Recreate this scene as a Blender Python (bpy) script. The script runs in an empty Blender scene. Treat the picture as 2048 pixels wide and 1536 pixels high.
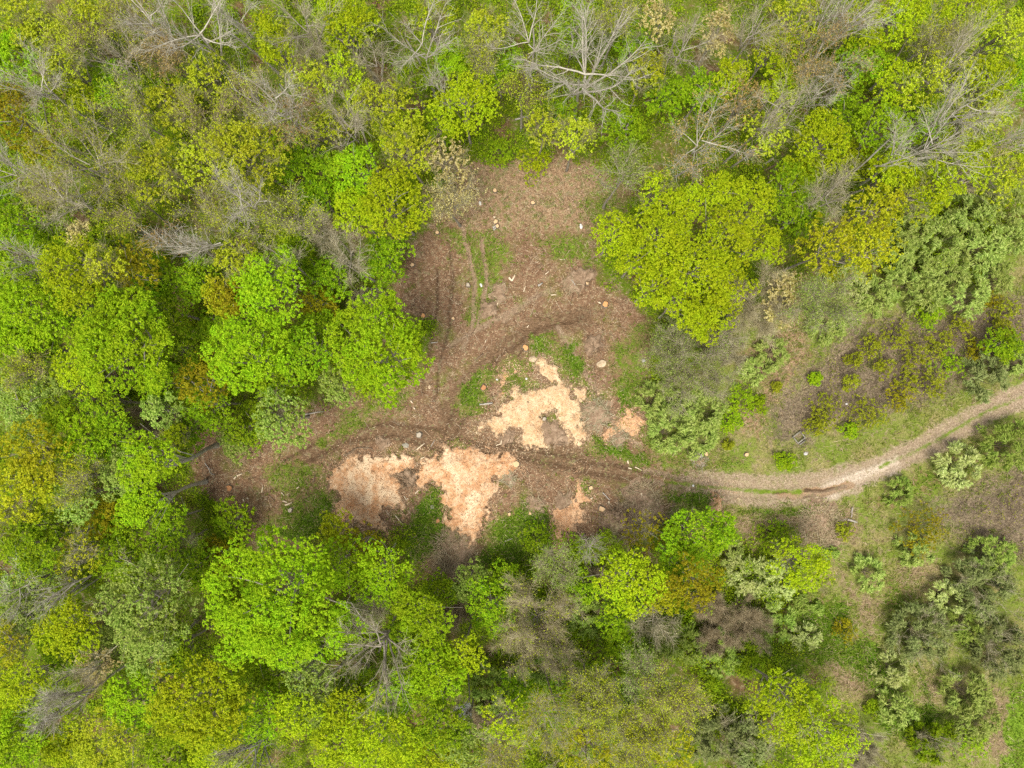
import bpy, bmesh, math
import numpy as np
from mathutils import Vector

# ---------------------------------------------------------------- scene basics
S = 20.48                      # photo pixels per metre on the ground
CAMH = 100.0 / 36.0 * 24.0     # drone height
CX, CY = 1024.0, 768.0
SC = bpy.context.scene
COL = SC.collection
R0 = np.random.default_rng(7)

def at(px, py, z=0.0):
    f = (CAMH - z) / CAMH
    return np.array([(px - CX) / S * f, (CY - py) / S * f])

# ---------------------------------------------------------------- noise
def _hash(ix, iy, seed):
    h = (ix.astype(np.int64) * 374761393 + iy.astype(np.int64) * 668265263 + seed * 974634777) & 0xFFFFFFFF
    h = ((h ^ (h >> 13)) * 1274126177) & 0xFFFFFFFF
    return ((h ^ (h >> 16)) & 0xFFFF) / 65535.0

def vnoise(x, y, seed=0):
    x = np.asarray(x, float); y = np.asarray(y, float)
    ix = np.floor(x); iy = np.floor(y)
    fx = x - ix; fy = y - iy
    fx = fx * fx * (3 - 2 * fx); fy = fy * fy * (3 - 2 * fy)
    a = _hash(ix, iy, seed); b = _hash(ix + 1, iy, seed)
    c = _hash(ix, iy + 1, seed); d = _hash(ix + 1, iy + 1, seed)
    return (a + (b - a) * fx) * (1 - fy) + (c + (d - c) * fx) * fy

def fbm(x, y, seed=0, octv=4):
    s = 0; a = 0.5; t = 0
    for k in range(octv):
        s = s + a * vnoise(x * 2 ** k + 17.3 * k, y * 2 ** k - 9.1 * k, seed + k); t += a; a *= 0.55
    return s / t                # 0..1

def sstep(a, b, x):
    t = np.clip((x - a) / (b - a), 0, 1)
    return t * t * (3 - 2 * t)

def poly_sd(X, Y, P):
    """signed distance to polygon, positive inside (same units as the points)"""
    P = np.asarray(P, float); n = len(P)
    d2 = np.full(X.shape, 1e18); ins = np.zeros(X.shape, bool)
    for i in range(n):
        ax, ay = P[i]; bx, by = P[(i + 1) % n]
        ex, ey = bx - ax, by - ay
        t = np.clip(((X - ax) * ex + (Y - ay) * ey) / (ex * ex + ey * ey + 1e-9), 0, 1)
        d2 = np.minimum(d2, (X - ax - t * ex) ** 2 + (Y - ay - t * ey) ** 2)
        c = (ay > Y) != (by > Y)
        xi = ax + (Y - ay) * ex / (ey if abs(ey) > 1e-9 else 1e-9)
        ins ^= c & (X < xi)
    d = np.sqrt(d2)
    return np.where(ins, d, -d)

def line_d(X, Y, P):
    P = np.asarray(P, float)
    d2 = np.full(X.shape, 1e18)
    for i in range(len(P) - 1):
        ax, ay = P[i]; ex, ey = P[i + 1] - P[i]
        t = np.clip(((X - ax) * ex + (Y - ay) * ey) / (ex * ex + ey * ey + 1e-9), 0, 1)
        d2 = np.minimum(d2, (X - ax - t * ex) ** 2 + (Y - ay - t * ey) ** 2)
    return np.sqrt(d2)

# ---------------------------------------------------------------- mesh helpers
def mesh_np(name, verts, quads=None, tris=None, mat=None, smooth=False):
    verts = np.ascontiguousarray(verts, np.float32)
    nq = 0 if quads is None else len(quads); nt = 0 if tris is None else len(tris)
    me = bpy.data.meshes.new(name)
    me.vertices.add(len(verts)); me.vertices.foreach_set('co', verts.ravel())
    idx = []
    if nq: idx.append(np.asarray(quads, np.int32).ravel())
    if nt: idx.append(np.asarray(tris, np.int32).ravel())
    idx = np.concatenate(idx)
    me.loops.add(len(idx)); me.loops.foreach_set('vertex_index', idx)
    me.polygons.add(nq + nt)
    st = np.concatenate([np.arange(nq) * 4, nq * 4 + np.arange(nt) * 3]).astype(np.int32)
    me.polygons.foreach_set('loop_start', st)
    me.polygons.foreach_set('loop_total', np.concatenate([np.full(nq, 4), np.full(nt, 3)]).astype(np.int32))
    if smooth: me.polygons.foreach_set('use_smooth', np.ones(nq + nt, bool))
    me.update(calc_edges=True)
    if mat: me.materials.append(mat)
    return me

def link(name, me, parent=None, loc=(0, 0, 0), rz=0.0):
    o = bpy.data.objects.new(name, me); COL.objects.link(o)
    o.location = loc; o.rotation_euler = (0, 0, rz)
    if parent: o.parent = parent
    return o

def tag(o, label=None, cat=None, group=None, kind=None):
    if label: o['label'] = label
    if cat: o['category'] = cat
    if group: o['group'] = group
    if kind: o['kind'] = kind
    return o

def unit(v):
    return v / (np.linalg.norm(v, axis=-1, keepdims=True) + 1e-9)

def rdir(n, rng):
    return unit(rng.normal(size=(n, 3)))

def leaf_quads(P, N, size, rng, asp=0.62, D=None):
    """one leaf per point: a rhombus with a folded midrib"""
    n = len(P)
    size = np.broadcast_to(size, (n,))[:, None]
    N = unit(N)
    if D is None: D = rdir(n, rng)
    D = unit(D - N * np.sum(D * N, 1, keepdims=True))
    B = np.cross(N, D)
    v = np.empty((n, 4, 3))
    v[:, 0] = P - D * size * 0.5
    v[:, 1] = P + B * size * asp * 0.5 + D * size * 0.06
    v[:, 2] = P + D * size * 0.5 - N * size * 0.10
    v[:, 3] = P - B * size * asp * 0.5 + D * size * 0.06
    q = np.arange(n * 4).reshape(n, 4)
    return v.reshape(-1, 3), q

def seg_tubes(segs, sides=5):
    """segs (n,8): p0 p1 r0 r1 -> tapered prisms"""
    A = np.asarray(segs, float)
    n = len(A)
    p0, p1, r0, r1 = A[:, 0:3], A[:, 3:6], A[:, 6:7], A[:, 7:8]
    d = unit(p1 - p0)
    ref = np.where(np.abs(d[:, 2:3]) > 0.9, np.array([[1.0, 0, 0]]), np.array([[0, 0, 1.0]]))
    u = unit(np.cross(d, ref)); w = np.cross(d, u)
    V = np.empty((n, 2, sides, 3))
    for k in range(sides):
        a = 2 * math.pi * k / sides
        e = u * math.cos(a) + w * math.sin(a)
        V[:, 0, k] = p0 + e * r0
        V[:, 1, k] = p1 + e * r1
    base = (np.arange(n) * 2 * sides)[:, None]
    q = []
    for k in range(sides):
        k2 = (k + 1) % sides
        q.append(np.concatenate([base + k, base + k2, base + sides + k2, base + sides + k], 1))
    q = np.stack(q, 1).reshape(-1, 4)
    return V.reshape(-1, 3), q

def join(parts):
    vs, qs, off = [], [], 0
    for v, q in parts:
        if len(v) == 0: continue
        vs.append(v); qs.append(q + off); off += len(v)
    return np.concatenate(vs), np.concatenate(qs)

# ---------------------------------------------------------------- materials
def nmat(name):
    m = bpy.data.materials.new(name); m.use_nodes = True
    nt = m.node_tree; nt.nodes.clear()
    out = nt.nodes.new('ShaderNodeOutputMaterial')
    return m, nt, out

def nd(nt, typ, **kw):
    n = nt.nodes.new(typ)
    for k, v in kw.items():
        if k in n.inputs: n.inputs[k].default_value = v
        else: setattr(n, k, v)
    return n

def c4(c): return (c[0], c[1], c[2], 1.0)

def ramp(nt, fac, stops):
    r = nt.nodes.new('ShaderNodeValToRGB')
    e = r.color_ramp.elements
    while len(e) < len(stops): e.new(0.5)
    for i, (p, c) in enumerate(stops):
        e[i].position = p; e[i].color = c4(c)
    nt.links.new(fac, r.inputs['Fac'])
    return r.outputs['Color']

def mixc(nt, fac, a, b, blend='MIX'):
    m = nt.nodes.new('ShaderNodeMix'); m.data_type = 'RGBA'; m.blend_type = blend
    for sock, v in ((m.inputs[0], fac), (m.inputs[6], a), (m.inputs[7], b)):
        if isinstance(v, (int, float)): sock.default_value = v
        elif isinstance(v, tuple): sock.default_value = c4(v)
        else: nt.links.new(v, sock)
    return m.outputs[2]

def math_n(nt, op, a, b=None, clamp=False):
    m = nt.nodes.new('ShaderNodeMath'); m.operation = op; m.use_clamp = clamp
    for i, v in enumerate((a, b)):
        if v is None: continue
        if isinstance(v, (int, float)): m.inputs[i].default_value = v
        else: nt.links.new(v, m.inputs[i])
    return m.outputs[0]

def noise(nt, vec, scale, detail=3.0, rough=0.6):
    n = nt.nodes.new('ShaderNodeTexNoise')
    n.inputs['Scale'].default_value = scale; n.inputs['Detail'].default_value = detail
    n.inputs['Roughness'].default_value = rough
    nt.links.new(vec, n.inputs['Vector'])
    return n.outputs['Fac']

MATS = {}
def leaf_mat(key, dark, mid, light, trans=0.30, spec=0.08, var=0.17):
    if key in MATS: return MATS[key]
    m, nt, out = nmat(key)
    geo = nd(nt, 'ShaderNodeNewGeometry'); oi = nd(nt, 'ShaderNodeObjectInfo'); tc = nd(nt, 'ShaderNodeTexCoord')
    col = ramp(nt, geo.outputs['Random Per Island'], [(0.0, dark), (0.5, mid), (1.0, light)])
    nz = noise(nt, tc.outputs['Object'], 0.55, 2.0)
    hs = nd(nt, 'ShaderNodeHueSaturation')
    # each tree has its own slight hue and strength, and each bough too
    h = math_n(nt, 'ADD', math_n(nt, 'MULTIPLY', math_n(nt, 'SUBTRACT', oi.outputs['Random'], 0.5), 0.016), 0.5)
    h = math_n(nt, 'ADD', h, math_n(nt, 'MULTIPLY', math_n(nt, 'SUBTRACT', nz, 0.5), 0.06))
    nt.links.new(h, hs.inputs['Hue'])
    v = math_n(nt, 'ADD', math_n(nt, 'MULTIPLY', oi.outputs['Random'], 2 * var), 1.0 - var)
    v = math_n(nt, 'ADD', v, math_n(nt, 'MULTIPLY', math_n(nt, 'SUBTRACT', nz, 0.5), 0.5))
    nt.links.new(v, hs.inputs['Value'])
    nt.links.new(col, hs.inputs['Color'])
    p = nd(nt, 'ShaderNodeBsdfPrincipled', Roughness=0.7)
    p.inputs['Specular IOR Level'].default_value = spec
    nt.links.new(hs.outputs['Color'], p.inputs['Base Color'])
    t = nd(nt, 'ShaderNodeBsdfTranslucent'); nt.links.new(hs.outputs['Color'], t.inputs['Color'])
    mx = nd(nt, 'ShaderNodeMixShader'); mx.inputs[0].default_value = trans
    nt.links.new(p.outputs[0], mx.inputs[1]); nt.links.new(t.outputs[0], mx.inputs[2])
    nt.links.new(mx.outputs[0], out.inputs['Surface'])
    MATS[key] = m
    return m

def rough_mat(key, stops, scale=3.0, rough=0.9, bump=0.0, island=False, spec=0.2):
    """noise coloured matt surface"""
    if key in MATS: return MATS[key]
    m, nt, out = nmat(key)
    tc = nd(nt, 'ShaderNodeTexCoord')
    if island:
        geo = nd(nt, 'ShaderNodeNewGeometry'); f = geo.outputs['Random Per Island']
    else:
        f = noise(nt, tc.outputs['Object'], scale, 5.0, 0.7)
    col = ramp(nt, f, stops)
    p = nd(nt, 'ShaderNodeBsdfPrincipled', Roughness=rough)
    p.inputs['Specular IOR Level'].default_value = spec
    nt.links.new(col, p.inputs['Base Color'])
    if bump:
        b = nd(nt, 'ShaderNodeBump', Strength=bump, Distance=0.05)
        nt.links.new(noise(nt, tc.outputs['Object'], scale * 4, 4.0), b.inputs['Height'])
        nt.links.new(b.outputs[0], p.inputs['Normal'])
    nt.links.new(p.outputs[0], out.inputs['Surface'])
    MATS[key] = m
    return m
# ---------------------------------------------------------------- ground zones (photo-pixel outlines on the ground)
Z = {}
Z['field'] = [[(1275,870),(1300,790),(1480,640),(1560,600),(1700,560),(1850,560),(2048,480),(2600,300),(2600,2000),(1950,2000),(1700,1536),(1640,1330),(1570,1250),(1640,1120),(1560,1070),(1440,1050),(1330,1000),(1280,930)]]
Z['mulch'] = [[(900,340),(1000,322),(1150,322),(1250,390),(1210,470),(1200,560),(1260,590),(1300,680),(1300,760),(1290,870),(1330,930),(1450,955),(1450,1010),(1330,1020),(1262,1085),(1215,1075),(1100,1095),(1000,1120),(950,1165),(850,1155),(825,1060),(660,1070),(560,1110),(470,1090),(420,1000),(375,920),(395,850),(470,850),(560,850),(650,790),(760,800),(850,740),(870,660),(780,590),(820,500),(870,440)]]
Z['dry'] = [[(860,330),(1000,312),(1180,322),(1250,380),(1190,465),(1060,462),(930,470),(870,440),(850,380)],
            [(1480,720),(1560,650),(1600,620),(1620,700),(1570,790),(1510,880),(1470,860),(1510,780)]]
Z['scrub'] = [[(1700,645),(1850,640),(2048,590),(2300,540),(2300,640),(2048,740),(1960,720),(1880,790),(1770,830),(1700,850),(1640,860),(1600,890),(1540,870),(1560,800),(1620,730)],
              [(1860,1010),(1960,960),(2300,850),(2300,1130),(2030,1110),(1900,1080)],
              [(1200,1035),(1262,1010),(1350,1020),(1300,1075),(1240,1085)]]
Z['straw'] = [[(1440,1030),(1700,1010),(1720,1060),(1650,1115),(1560,1060),(1480,1070)],
              [(1670,1120),(1715,1210),(1690,1200)],[(1800,1140),(1870,1140),(1850,1190),(1810,1180)],
              [(1722,1195),(1755,1205),(1738,1280),(1715,1250)],[(1665,1320),(1760,1345),(1740,1390),(1665,1380)],
              [(1840,1345),(1890,1345),(1870,1400),(1835,1400)],[(1985,1370),(2020,1380),(2010,1520),(1975,1510)],
              [(835,1080),(870,1070),(960,1110),(950,1165),(850,1150)]]
Z['lawn'] = [[(2022,1375),(2300,1300),(2300,1800),(1990,1800),(2008,1490)]]
Z['grass'] = [
 [(930,465),(1010,470),(1020,520),(1000,560),(960,650),(925,640),(945,560)],[(1060,480),(1175,470),(1205,520),(1180,535),(1110,515)],
 [(880,455),(930,460),(940,520),(915,510)],
 [(1150,395),(1240,375),(1250,460),(1180,455)],
 [(1045,692),(1075,665),(1120,668),(1150,715),(1145,765),(1118,750),(1095,718),(1060,722)],
 [(1125,680),(1150,690),(1182,745),(1190,800),(1150,765)],
 [(908,812),(930,770),(962,738),(990,745),(985,780),(965,828),(930,842)],
 [(1008,722),(1062,722),(1080,775),(1060,800),(1012,792),(998,755)],
 [(1080,832),(1112,818),(1122,852),(1086,862)],[(1105,800),(1120,812),(1110,835)],
 [(1165,905),(1180,882),(1240,886),(1310,925),(1280,930),(1200,908)],
 [(1225,700),(1290,650),(1300,800),(1262,840),(1225,780)],[(1150,780),(1180,790),(1165,800)],
 [(1215,830),(1250,820),(1245,850),(1220,850)],
 [(1318,990),(1350,980),(1440,1002),(1412,1022),(1340,1000)],
 [(800,1085),(855,972),(885,985),(888,1060),(860,1095),(820,1105)],
 [(980,1035),(1060,1005),(1108,1060),(1105,1130),(1000,1165),(950,1115)],
 [(1155,955),(1198,968),(1185,1002),(1160,992)],
 [(525,1070),(560,1010),(650,965),(674,1000),(662,1062),(620,1085)],
 [(520,940),(640,925),(655,960),(560,990)],
 [(640,880),(700,830),(820,770),(812,800),(660,890)],
 [(740,985),(752,985),(754,1012),(740,1010)],[(787,1020),(800,1015),(800,1040),(782,1040)],
 [(912,885),(942,884),(940,896),(914,897)],
 [(1480,1022),(1560,1010),(1650,1008),(1620,1022)],[(1330,948),(1370,955),(1350,962)],
 [(1290,860),(1340,880),(1480,930),(1440,945),(1330,935)],
 [(1720,1000),(1830,950),(1960,880),(2060,830),(2060,870),(1960,930),(1860,985),(1780,1010)],
 [(1600,1060),(1520,1050),(1500,1080),(1560,1100)],
 [(1590,1180),(1700,1200),(1690,1330),(1600,1310)],[(1640,1290),(1760,1280),(1790,1400),(1700,1330)],
 [(1780,1150),(1860,1170),(1800,1230),(1760,1190)],[(1760,1400),(1850,1420),(1820,1480),(1750,1450)],
 [(1500,1240),(1600,1330),(1640,1440),(1540,1420)]]
Z['lush'] = [[(800,1095),(830,1020),(858,970),(886,985),(888,1060),(865,1110),(825,1125)],[(1000,1040),(1060,1010),(1112,1055),(1110,1135),(1010,1175),(960,1130)],
 [(540,1065),(655,1000),(675,1010),(662,1065),(610,1085)],[(1340,985),(1440,1000),(1412,1022),(1345,1002)],[(1180,885),(1240,888),(1310,926),(1230,915)],[(1235,780),(1265,770),(1270,830),(1240,825)],
 [(1125,685),(1150,690),(1180,742),(1150,760)],[(1060,672),(1085,668),(1090,705),(1070,712)],[(920,800),(945,755),(962,745),(960,790),(935,815)],
 [(1590,1200),(1690,1215),(1690,1330),(1600,1310)],[(1650,1290),(1760,1290),(1790,1400),(1700,1330)],[(1760,1400),(1850,1420),(1820,1480),(1750,1450)],[(1510,1260),(1600,1330),(1640,1400),(1540,1400)],[(1480,1020),(1650,1008),(1620,1026)],[(1840,1330),(1880,1440),(1850,1480)]]
L = {}
L['track'] = [([(880,882),(960,900),(1060,905),(1160,930),(1290,955)],24),([(900,875),(905,820),(950,760),(1005,705),(1085,655),(1165,632)],26),
              ([(880,882),(780,862),(700,872),(620,905)],22)]
L['gravel'] = [([(1330,962),(1400,972),(1540,984),(1640,974),(1700,956)],34),([(1640,974),(1740,942),(1840,898),(1940,843),(2060,783),(2400,600)],26)]
L['wheel'] = [([(1420,968),(1290,944),(1160,922),(1060,897),(960,892),(890,872),(905,825),(945,765),(1000,712),(1080,660),(1170,636)],5),([(1420,982),(1290,963),(1160,944),(1060,917),(960,910),(870,898),(780,872),(690,886),(600,930)],5),
  ([(905,880),(930,830),(965,775),(1015,727),(1050,700)],4),([(890,862),(780,848),(690,862),(600,902),(520,960)],4),([(870,800),(880,720),(900,640),(905,560),(895,480)],3.5),([(845,790),(858,700),(874,620),(878,540)],3.5)]
L['strip'] = [([(1330,963),(1400,973),(1540,985),(1600,981)],4),([(1760,934),(1840,898),(1940,843),(2060,783)],4)]
L['pale'] = [([(1655,984),(1700,962),(1785,928)],17)]
L['mud'] = [([(1560,990),(1640,984),(1660,980),(1702,970)],8)]
L['wet'] = [([(1610,981),(1626,984),(1645,981),(1668,977),(1690,973)],3.2),([(1546,987),(1572,984)],2.6),([(1606,995),(1628,991)],2.0)]
L['rut'] = [([(925,455),(948,560),(948,640),(925,700)],4),([(962,480),(974,560),(955,660)],4),
            ([(1115,655),(1150,715),(1200,790),(1240,860),(1280,895)],5),([(1010,640),(1060,600),(1100,580)],6),([(900,690),(990,640),(1060,600)],5),
            ([(1290,942),(1400,962),(1540,974),(1640,964),(1735,930),(1835,886),(1935,832),(2060,770)],5),
            ([(1290,962),(1400,984),(1540,996),(1645,988),(1750,954),(1850,908),(1950,853),(2060,795)],5)]

def zone(px, py, key, soft):
    wx = (fbm(px / 34, py / 34, 5) - .5) * 46; wy = (fbm(px / 34, py / 34, 6) - .5) * 46
    wx += (fbm(px / 9, py / 9, 15) - .5) * 16; wy += (fbm(px / 9, py / 9, 16) - .5) * 16
    m = np.zeros(px.shape)
    for P in Z.get(key, ()):
        P = np.asarray(P, float)
        sel = (px > P[:, 0].min() - 60) & (px < P[:, 0].max() + 60) & (py > P[:, 1].min() - 60) & (py < P[:, 1].max() + 60)
        if not sel.any(): continue
        d = poly_sd(px[sel] + wx[sel], py[sel] + wy[sel], P)
        m[sel] = np.maximum(m[sel], sstep(-soft, soft, d))
    return m

def lines(px, py, key, soft, wob=10):
    wx = (fbm(px / 30, py / 30, 25) - .5) * wob; wy = (fbm(px / 30, py / 30, 26) - .5) * wob
    m = np.zeros(px.shape)
    for P, w in L[key]:
        P = np.asarray(P, float)
        sel = (px > P[:, 0].min() - 70) & (px < P[:, 0].max() + 70) & (py > P[:, 1].min() - 70) & (py < P[:, 1].max() + 70)
        if not sel.any(): continue
        d = line_d(px[sel] + wx[sel], py[sel] + wy[sel], P)
        m[sel] = np.maximum(m[sel], 1 - sstep(w - soft, w + soft, d))
    return m

def masks(px, py):
    M = {k: zone(px, py, k, s) for k, s in (('field', 26), ('mulch', 16), ('dry', 30), ('scrub', 40), ('straw', 26), ('lawn', 6), ('grass', 17), ('lush', 12))}
    M['track'] = lines(px, py, 'track', 14, 22); M['gravel'] = lines(px, py, 'gravel', 9, 12) * sstep(1270, 1460, px)
    M['pale'] = lines(px, py, 'pale', 14, 40); M['mud'] = lines(px, py, 'mud', 5, 14)
    M['wet'] = lines(px, py, 'wet', 3.2, 9); M['rut'] = lines(px, py, 'rut', 3, 7)
    M['grass'] = M['grass'] * (1 - 0.9 * M['rut']) * (1 - M['gravel'])
    M['wheel'] = lines(px, py, 'wheel', 4, 12)
    M['strip'] = lines(px, py, 'strip', 3, 9)
    M['forest'] = (1 - M['field']) * (1 - M['mulch'])
    return M

# ground height everywhere (metres); gentle lumps, ruts pressed in
def gz0(x, y, rut, track):
    h = (fbm(x / 14 + 40, y / 14 + 40, 31) - .5) * 0.9 + (fbm(x / 2.2, y / 2.2, 33, 3) - .5) * 0.22 + (fbm(x / .5, y / .5, 37, 2) - .5) * 0.07
    return h - 0.09 * rut - 0.04 * track

def axis(lo, hi, step):
    core = np.arange(lo, hi + 1e-6, step)
    g = step * 2; out = []
    p = hi
    while p < 900: p += g; out.append(p); g *= 1.5
    neg = []; p = lo; g = step * 2
    while p > -900: p -= g; neg.append(p); g *= 1.5
    return np.concatenate([np.array(neg[::-1]), core, np.array(out)])

GX = axis(-55, 55, 0.105); GY = axis(-42, 42, 0.105)
XX, YY = np.meshgrid(GX, GY)
PXg = CX + XX * S; PYg = CY - YY * S
GM = masks(PXg, PYg)
ZZ = gz0(XX, YY, GM['rut'], GM['track'])
_nx, _ny = len(GX), len(GY)
gi = (np.arange(_ny - 1)[:, None] * _nx + np.arange(_nx - 1)[None, :]).ravel()
gme = mesh_np('ground', np.stack([XX, YY, ZZ], -1).reshape(-1, 3), np.stack([gi, gi + 1, gi + 1 + _nx, gi + _nx], 1), smooth=True)
for k, v in GM.items():
    a = gme.attributes.new(k, 'FLOAT', 'POINT'); a.data.foreach_set('value', v.astype(np.float32).ravel())

def look(arr, x, y):
    i = np.clip(np.searchsorted(GX, x) - 1, 0, _nx - 2); j = np.clip(np.searchsorted(GY, y) - 1, 0, _ny - 2)
    fx = (x - GX[i]) / (GX[i + 1] - GX[i]); fy = (y - GY[j]) / (GY[j + 1] - GY[j])
    return (arr[j, i] * (1 - fx) + arr[j, i + 1] * fx) * (1 - fy) + (arr[j + 1, i] * (1 - fx) + arr[j + 1, i + 1] * fx) * fy
def gz(x, y): return look(ZZ, np.asarray(x, float), np.asarray(y, float))

def ground_material():
    m, nt, out = nmat('soil_and_grass')
    tc = nd(nt, 'ShaderNodeTexCoord'); vec = tc.outputs['Object']
    n1 = noise(nt, vec, 0.35, 4.0); n2 = noise(nt, vec, 1.8, 4.0); n3 = noise(nt, vec, 6.0, 4.0, 0.75); n4 = noise(nt, vec, 3.3, 3.0, .65)
    # lying fibres: two stretched noises at an angle to each other
    def fibre(rot, sx, sy):
        mp = nd(nt, 'ShaderNodeMapping'); mp.inputs['Rotation'].default_value = (0, 0, rot); mp.inputs['Scale'].default_value = (sx, sy, 1)
        nt.links.new(vec, mp.inputs['Vector']); return noise(nt, mp.outputs[0], 1.0, 3.0, 0.7)
    f1 = fibre(0.5, 3.0, 14.0); f2 = fibre(2.0, 3.5, 15.0)
    fib = math_n(nt, 'MAXIMUM', f1, f2)
    vor = nd(nt, 'ShaderNodeTexVoronoi'); vor.inputs['Scale'].default_value = 13.0; nt.links.new(vec, vor.inputs['Vector'])
    sp = nd(nt, 'ShaderNodeSeparateColor'); nt.links.new(vor.outputs['Color'], sp.inputs[0])
    speck = sp.outputs[0]
    def att(k):
        a = nd(nt, 'ShaderNodeAttribute'); a.attribute_name = k; return a.outputs['Fac']
    def layer(base, key, col, hard=0.5, nz=n3, gain=1.0, amp=1.3):
        # mask edge broken up by noise
        a = math_n(nt, 'MULTIPLY', att(key), gain)
        t = math_n(nt, 'ADD', a, math_n(nt, 'MULTIPLY', math_n(nt, 'SUBTRACT', nz, 0.5), amp))
        t = math_n(nt, 'ADD', t, math_n(nt, 'MULTIPLY', math_n(nt, 'SUBTRACT', n4, 0.5), amp * .8))
        mr = nd(nt, 'ShaderNodeMapRange'); mr.interpolation_type = 'SMOOTHSTEP'
        mr.inputs[1].default_value = 0.5 - hard * 0.5; mr.inputs[2].default_value = 0.5 + hard * 0.5
        nt.links.new(t, mr.inputs[0])
        return mixc(nt, mr.outputs[0], base, col)
    forest = ramp(nt, n2, [(0.25, (.075, .045, .022)), (0.5, (.15, .09, .045)), (0.68, (.23, .15, .08))])
    forest = mixc(nt, ramp(nt, n1, [(0.36, (0, 0, 0)), (0.54, (1, 1, 1))]), forest, ramp(nt, n3, [(0.3, (.06, .10, .006)), (0.7, (.16, .22, .018))]))
    field = ramp(nt, n3, [(0.28, (.13, .12, .035)), (0.5, (.24, .21, .08)), (0.7, (.40, .33, .15))])
    fgreen = ramp(nt, f1, [(0.3, (.08, .135, .010)), (0.7, (.20, .27, .03))])
    field = mixc(nt, ramp(nt, n1, [(0.36, (0, 0, 0)), (0.58, (.85, .85, .85))]), field, fgreen)
    mulch = ramp(nt, fib, [(0.40, (.092, .048, .026)), (0.55, (.205, .116, .065)), (0.70, (.43, .285, .175))])
    mulch = mixc(nt, 0.45, mulch, ramp(nt, n2, [(0.3, (.115, .064, .038)), (0.7, (.28, .175, .108))]))
    bright = ramp(nt, speck, [(0.93, (0, 0, 0)), (0.96, (.8, .8, .8))])
    dry = ramp(nt, n3, [(0.30, (.14, .085, .045)), (0.5, (.28, .18, .105)), (0.72, (.50, .36, .23))])
    dry = mixc(nt, ramp(nt, n2, [(0.5, (0, 0, 0)), (0.62, (.8, .8, .8))]), dry, ramp(nt, n3, [(0.3, (.06, .11, .012)), (0.7, (.16, .22, .03))]))
    scrub = ramp(nt, n3, [(0.28, (.075, .055, .033)), (0.5, (.17, .13, .082)), (0.72, (.36, .28, .195))])
    straw = ramp(nt, f2, [(0.3, (.13, .085, .045)), (0.55, (.27, .19, .115)), (0.75, (.46, .36, .22))])
    grass = ramp(nt, n3, [(0.28, (.06, .105, .008)), (0.5, (.115, .185, .014)), (0.72, (.24, .30, .04))])
    grass = mixc(nt, ramp(nt, n2, [(0.42, (0, 0, 0)), (0.62, (.8, .8, .8))]), grass, mulch)
    lawn = ramp(nt, n3, [(0.3, (.10, .19, .015)), (0.7, (.22, .32, .03))])
    track = ramp(nt, f1, [(0.32, (.075, .045, .024)), (0.5, (.15, .092, .052)), (0.72, (.31, .205, .125))])
    gravel = ramp(nt, n3, [(0.30, (.16, .11, .068)), (0.5, (.30, .225, .15)), (0.7, (.50, .40, .295))])
    gravel = mixc(nt, ramp(nt, n2, [(0.5, (0, 0, 0)), (0.7, (.6, .6, .6))]), gravel, field)
    pale = ramp(nt, n3, [(0.3, (.34, .26, .18)), (0.6, (.60, .50, .40))])
    mud = ramp(nt, n2, [(0.3, (.23, .135, .07)), (0.7, (.37, .24, .145))])
    wet = ramp(nt, n3, [(0.3, (.05, .03, .017)), (0.7, (.15, .095, .055))])
    fine = noise(nt, vec, 17.0, 3.0, .8)
    c = forest
    c = layer(c, 'field', field, .5, n2)
    c = layer(c, 'mulch', mulch, .7, n2, 1.0, 1.5)
    c = mixc(nt, math_n(nt, 'MULTIPLY', att('mulch'), ramp(nt, n1, [(0.50, (0, 0, 0)), (0.66, (.45, .45, .45))])), c, grass)
    c = mixc(nt, math_n(nt, 'MULTIPLY', att('mulch'), bright), c, (.50, .38, .24))
    c = layer(c, 'dry', dry, .5, n2)
    c = layer(c, 'scrub', scrub, .8, n2, 1.0, 1.8)
    c = layer(c, 'straw', straw, .9, n2, .9, 2.0)
    c = layer(c, 'track', track, .8, n2, 1.0, .9)
    c = layer(c, 'wheel', ramp(nt, f1, [(.32, (.05, .029, .016)), (.5, (.095, .056, .031)), (.72, (.20, .125, .072))]), 1.0, n2, .82, 1.0)
    c = layer(c, 'gravel', gravel, .8, n2, .95, 1.6)
    c = layer(c, 'pale', pale, .9, n2, .85, 1.8)
    c = layer(c, 'mud', mud, .7, n2, 1.0, 1.2)
    c = layer(c, 'wet', wet, .5, n3, 1.25, 1.3)
    c = layer(c, 'grass', grass, .7, n2, .92, 2.4)
    c = mixc(nt, math_n(nt, 'MULTIPLY', att('rut'), .5), c, ramp(nt, n3, [(.3, (.20, .135, .085)), (.7, (.44, .34, .24))]))
    c = layer(c, 'strip', fgreen, .8, n1, .55, 1.6)
    lush = ramp(nt, n3, [(0.28, (.04, .075, .006)), (0.5, (.09, .155, .012)), (0.72, (.18, .26, .028))])
    c = layer(c, 'lush', lush, .6, n2, 1.0, 1.5)
    c = layer(c, 'lawn', lawn, .3, n3)
    # grain of single leaves, splinters and crumbs
    g = ramp(nt, fine, [(0.30, (.50, .50, .50)), (0.5, (.98, .98, .98)), (0.68, (1.6, 1.58, 1.5))])
    c = mixc(nt, 1.0, c, g, 'MULTIPLY')
    p = nd(nt, 'ShaderNodeBsdfPrincipled', Roughness=0.95); p.inputs['Specular IOR Level'].default_value = 0.1
    nt.links.new(c, p.inputs['Base Color'])
    b = nd(nt, 'ShaderNodeBump', Strength=0.7, Distance=0.12)
    nt.links.new(math_n(nt, 'ADD', n3, fib), b.inputs['Height']); nt.links.new(b.outputs[0], p.inputs['Normal'])
    nt.links.new(p.outputs[0], out.inputs['Surface'])
    return m
gme.materials.append(ground_material())
tag(link('ground', gme), kind='structure')

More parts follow.
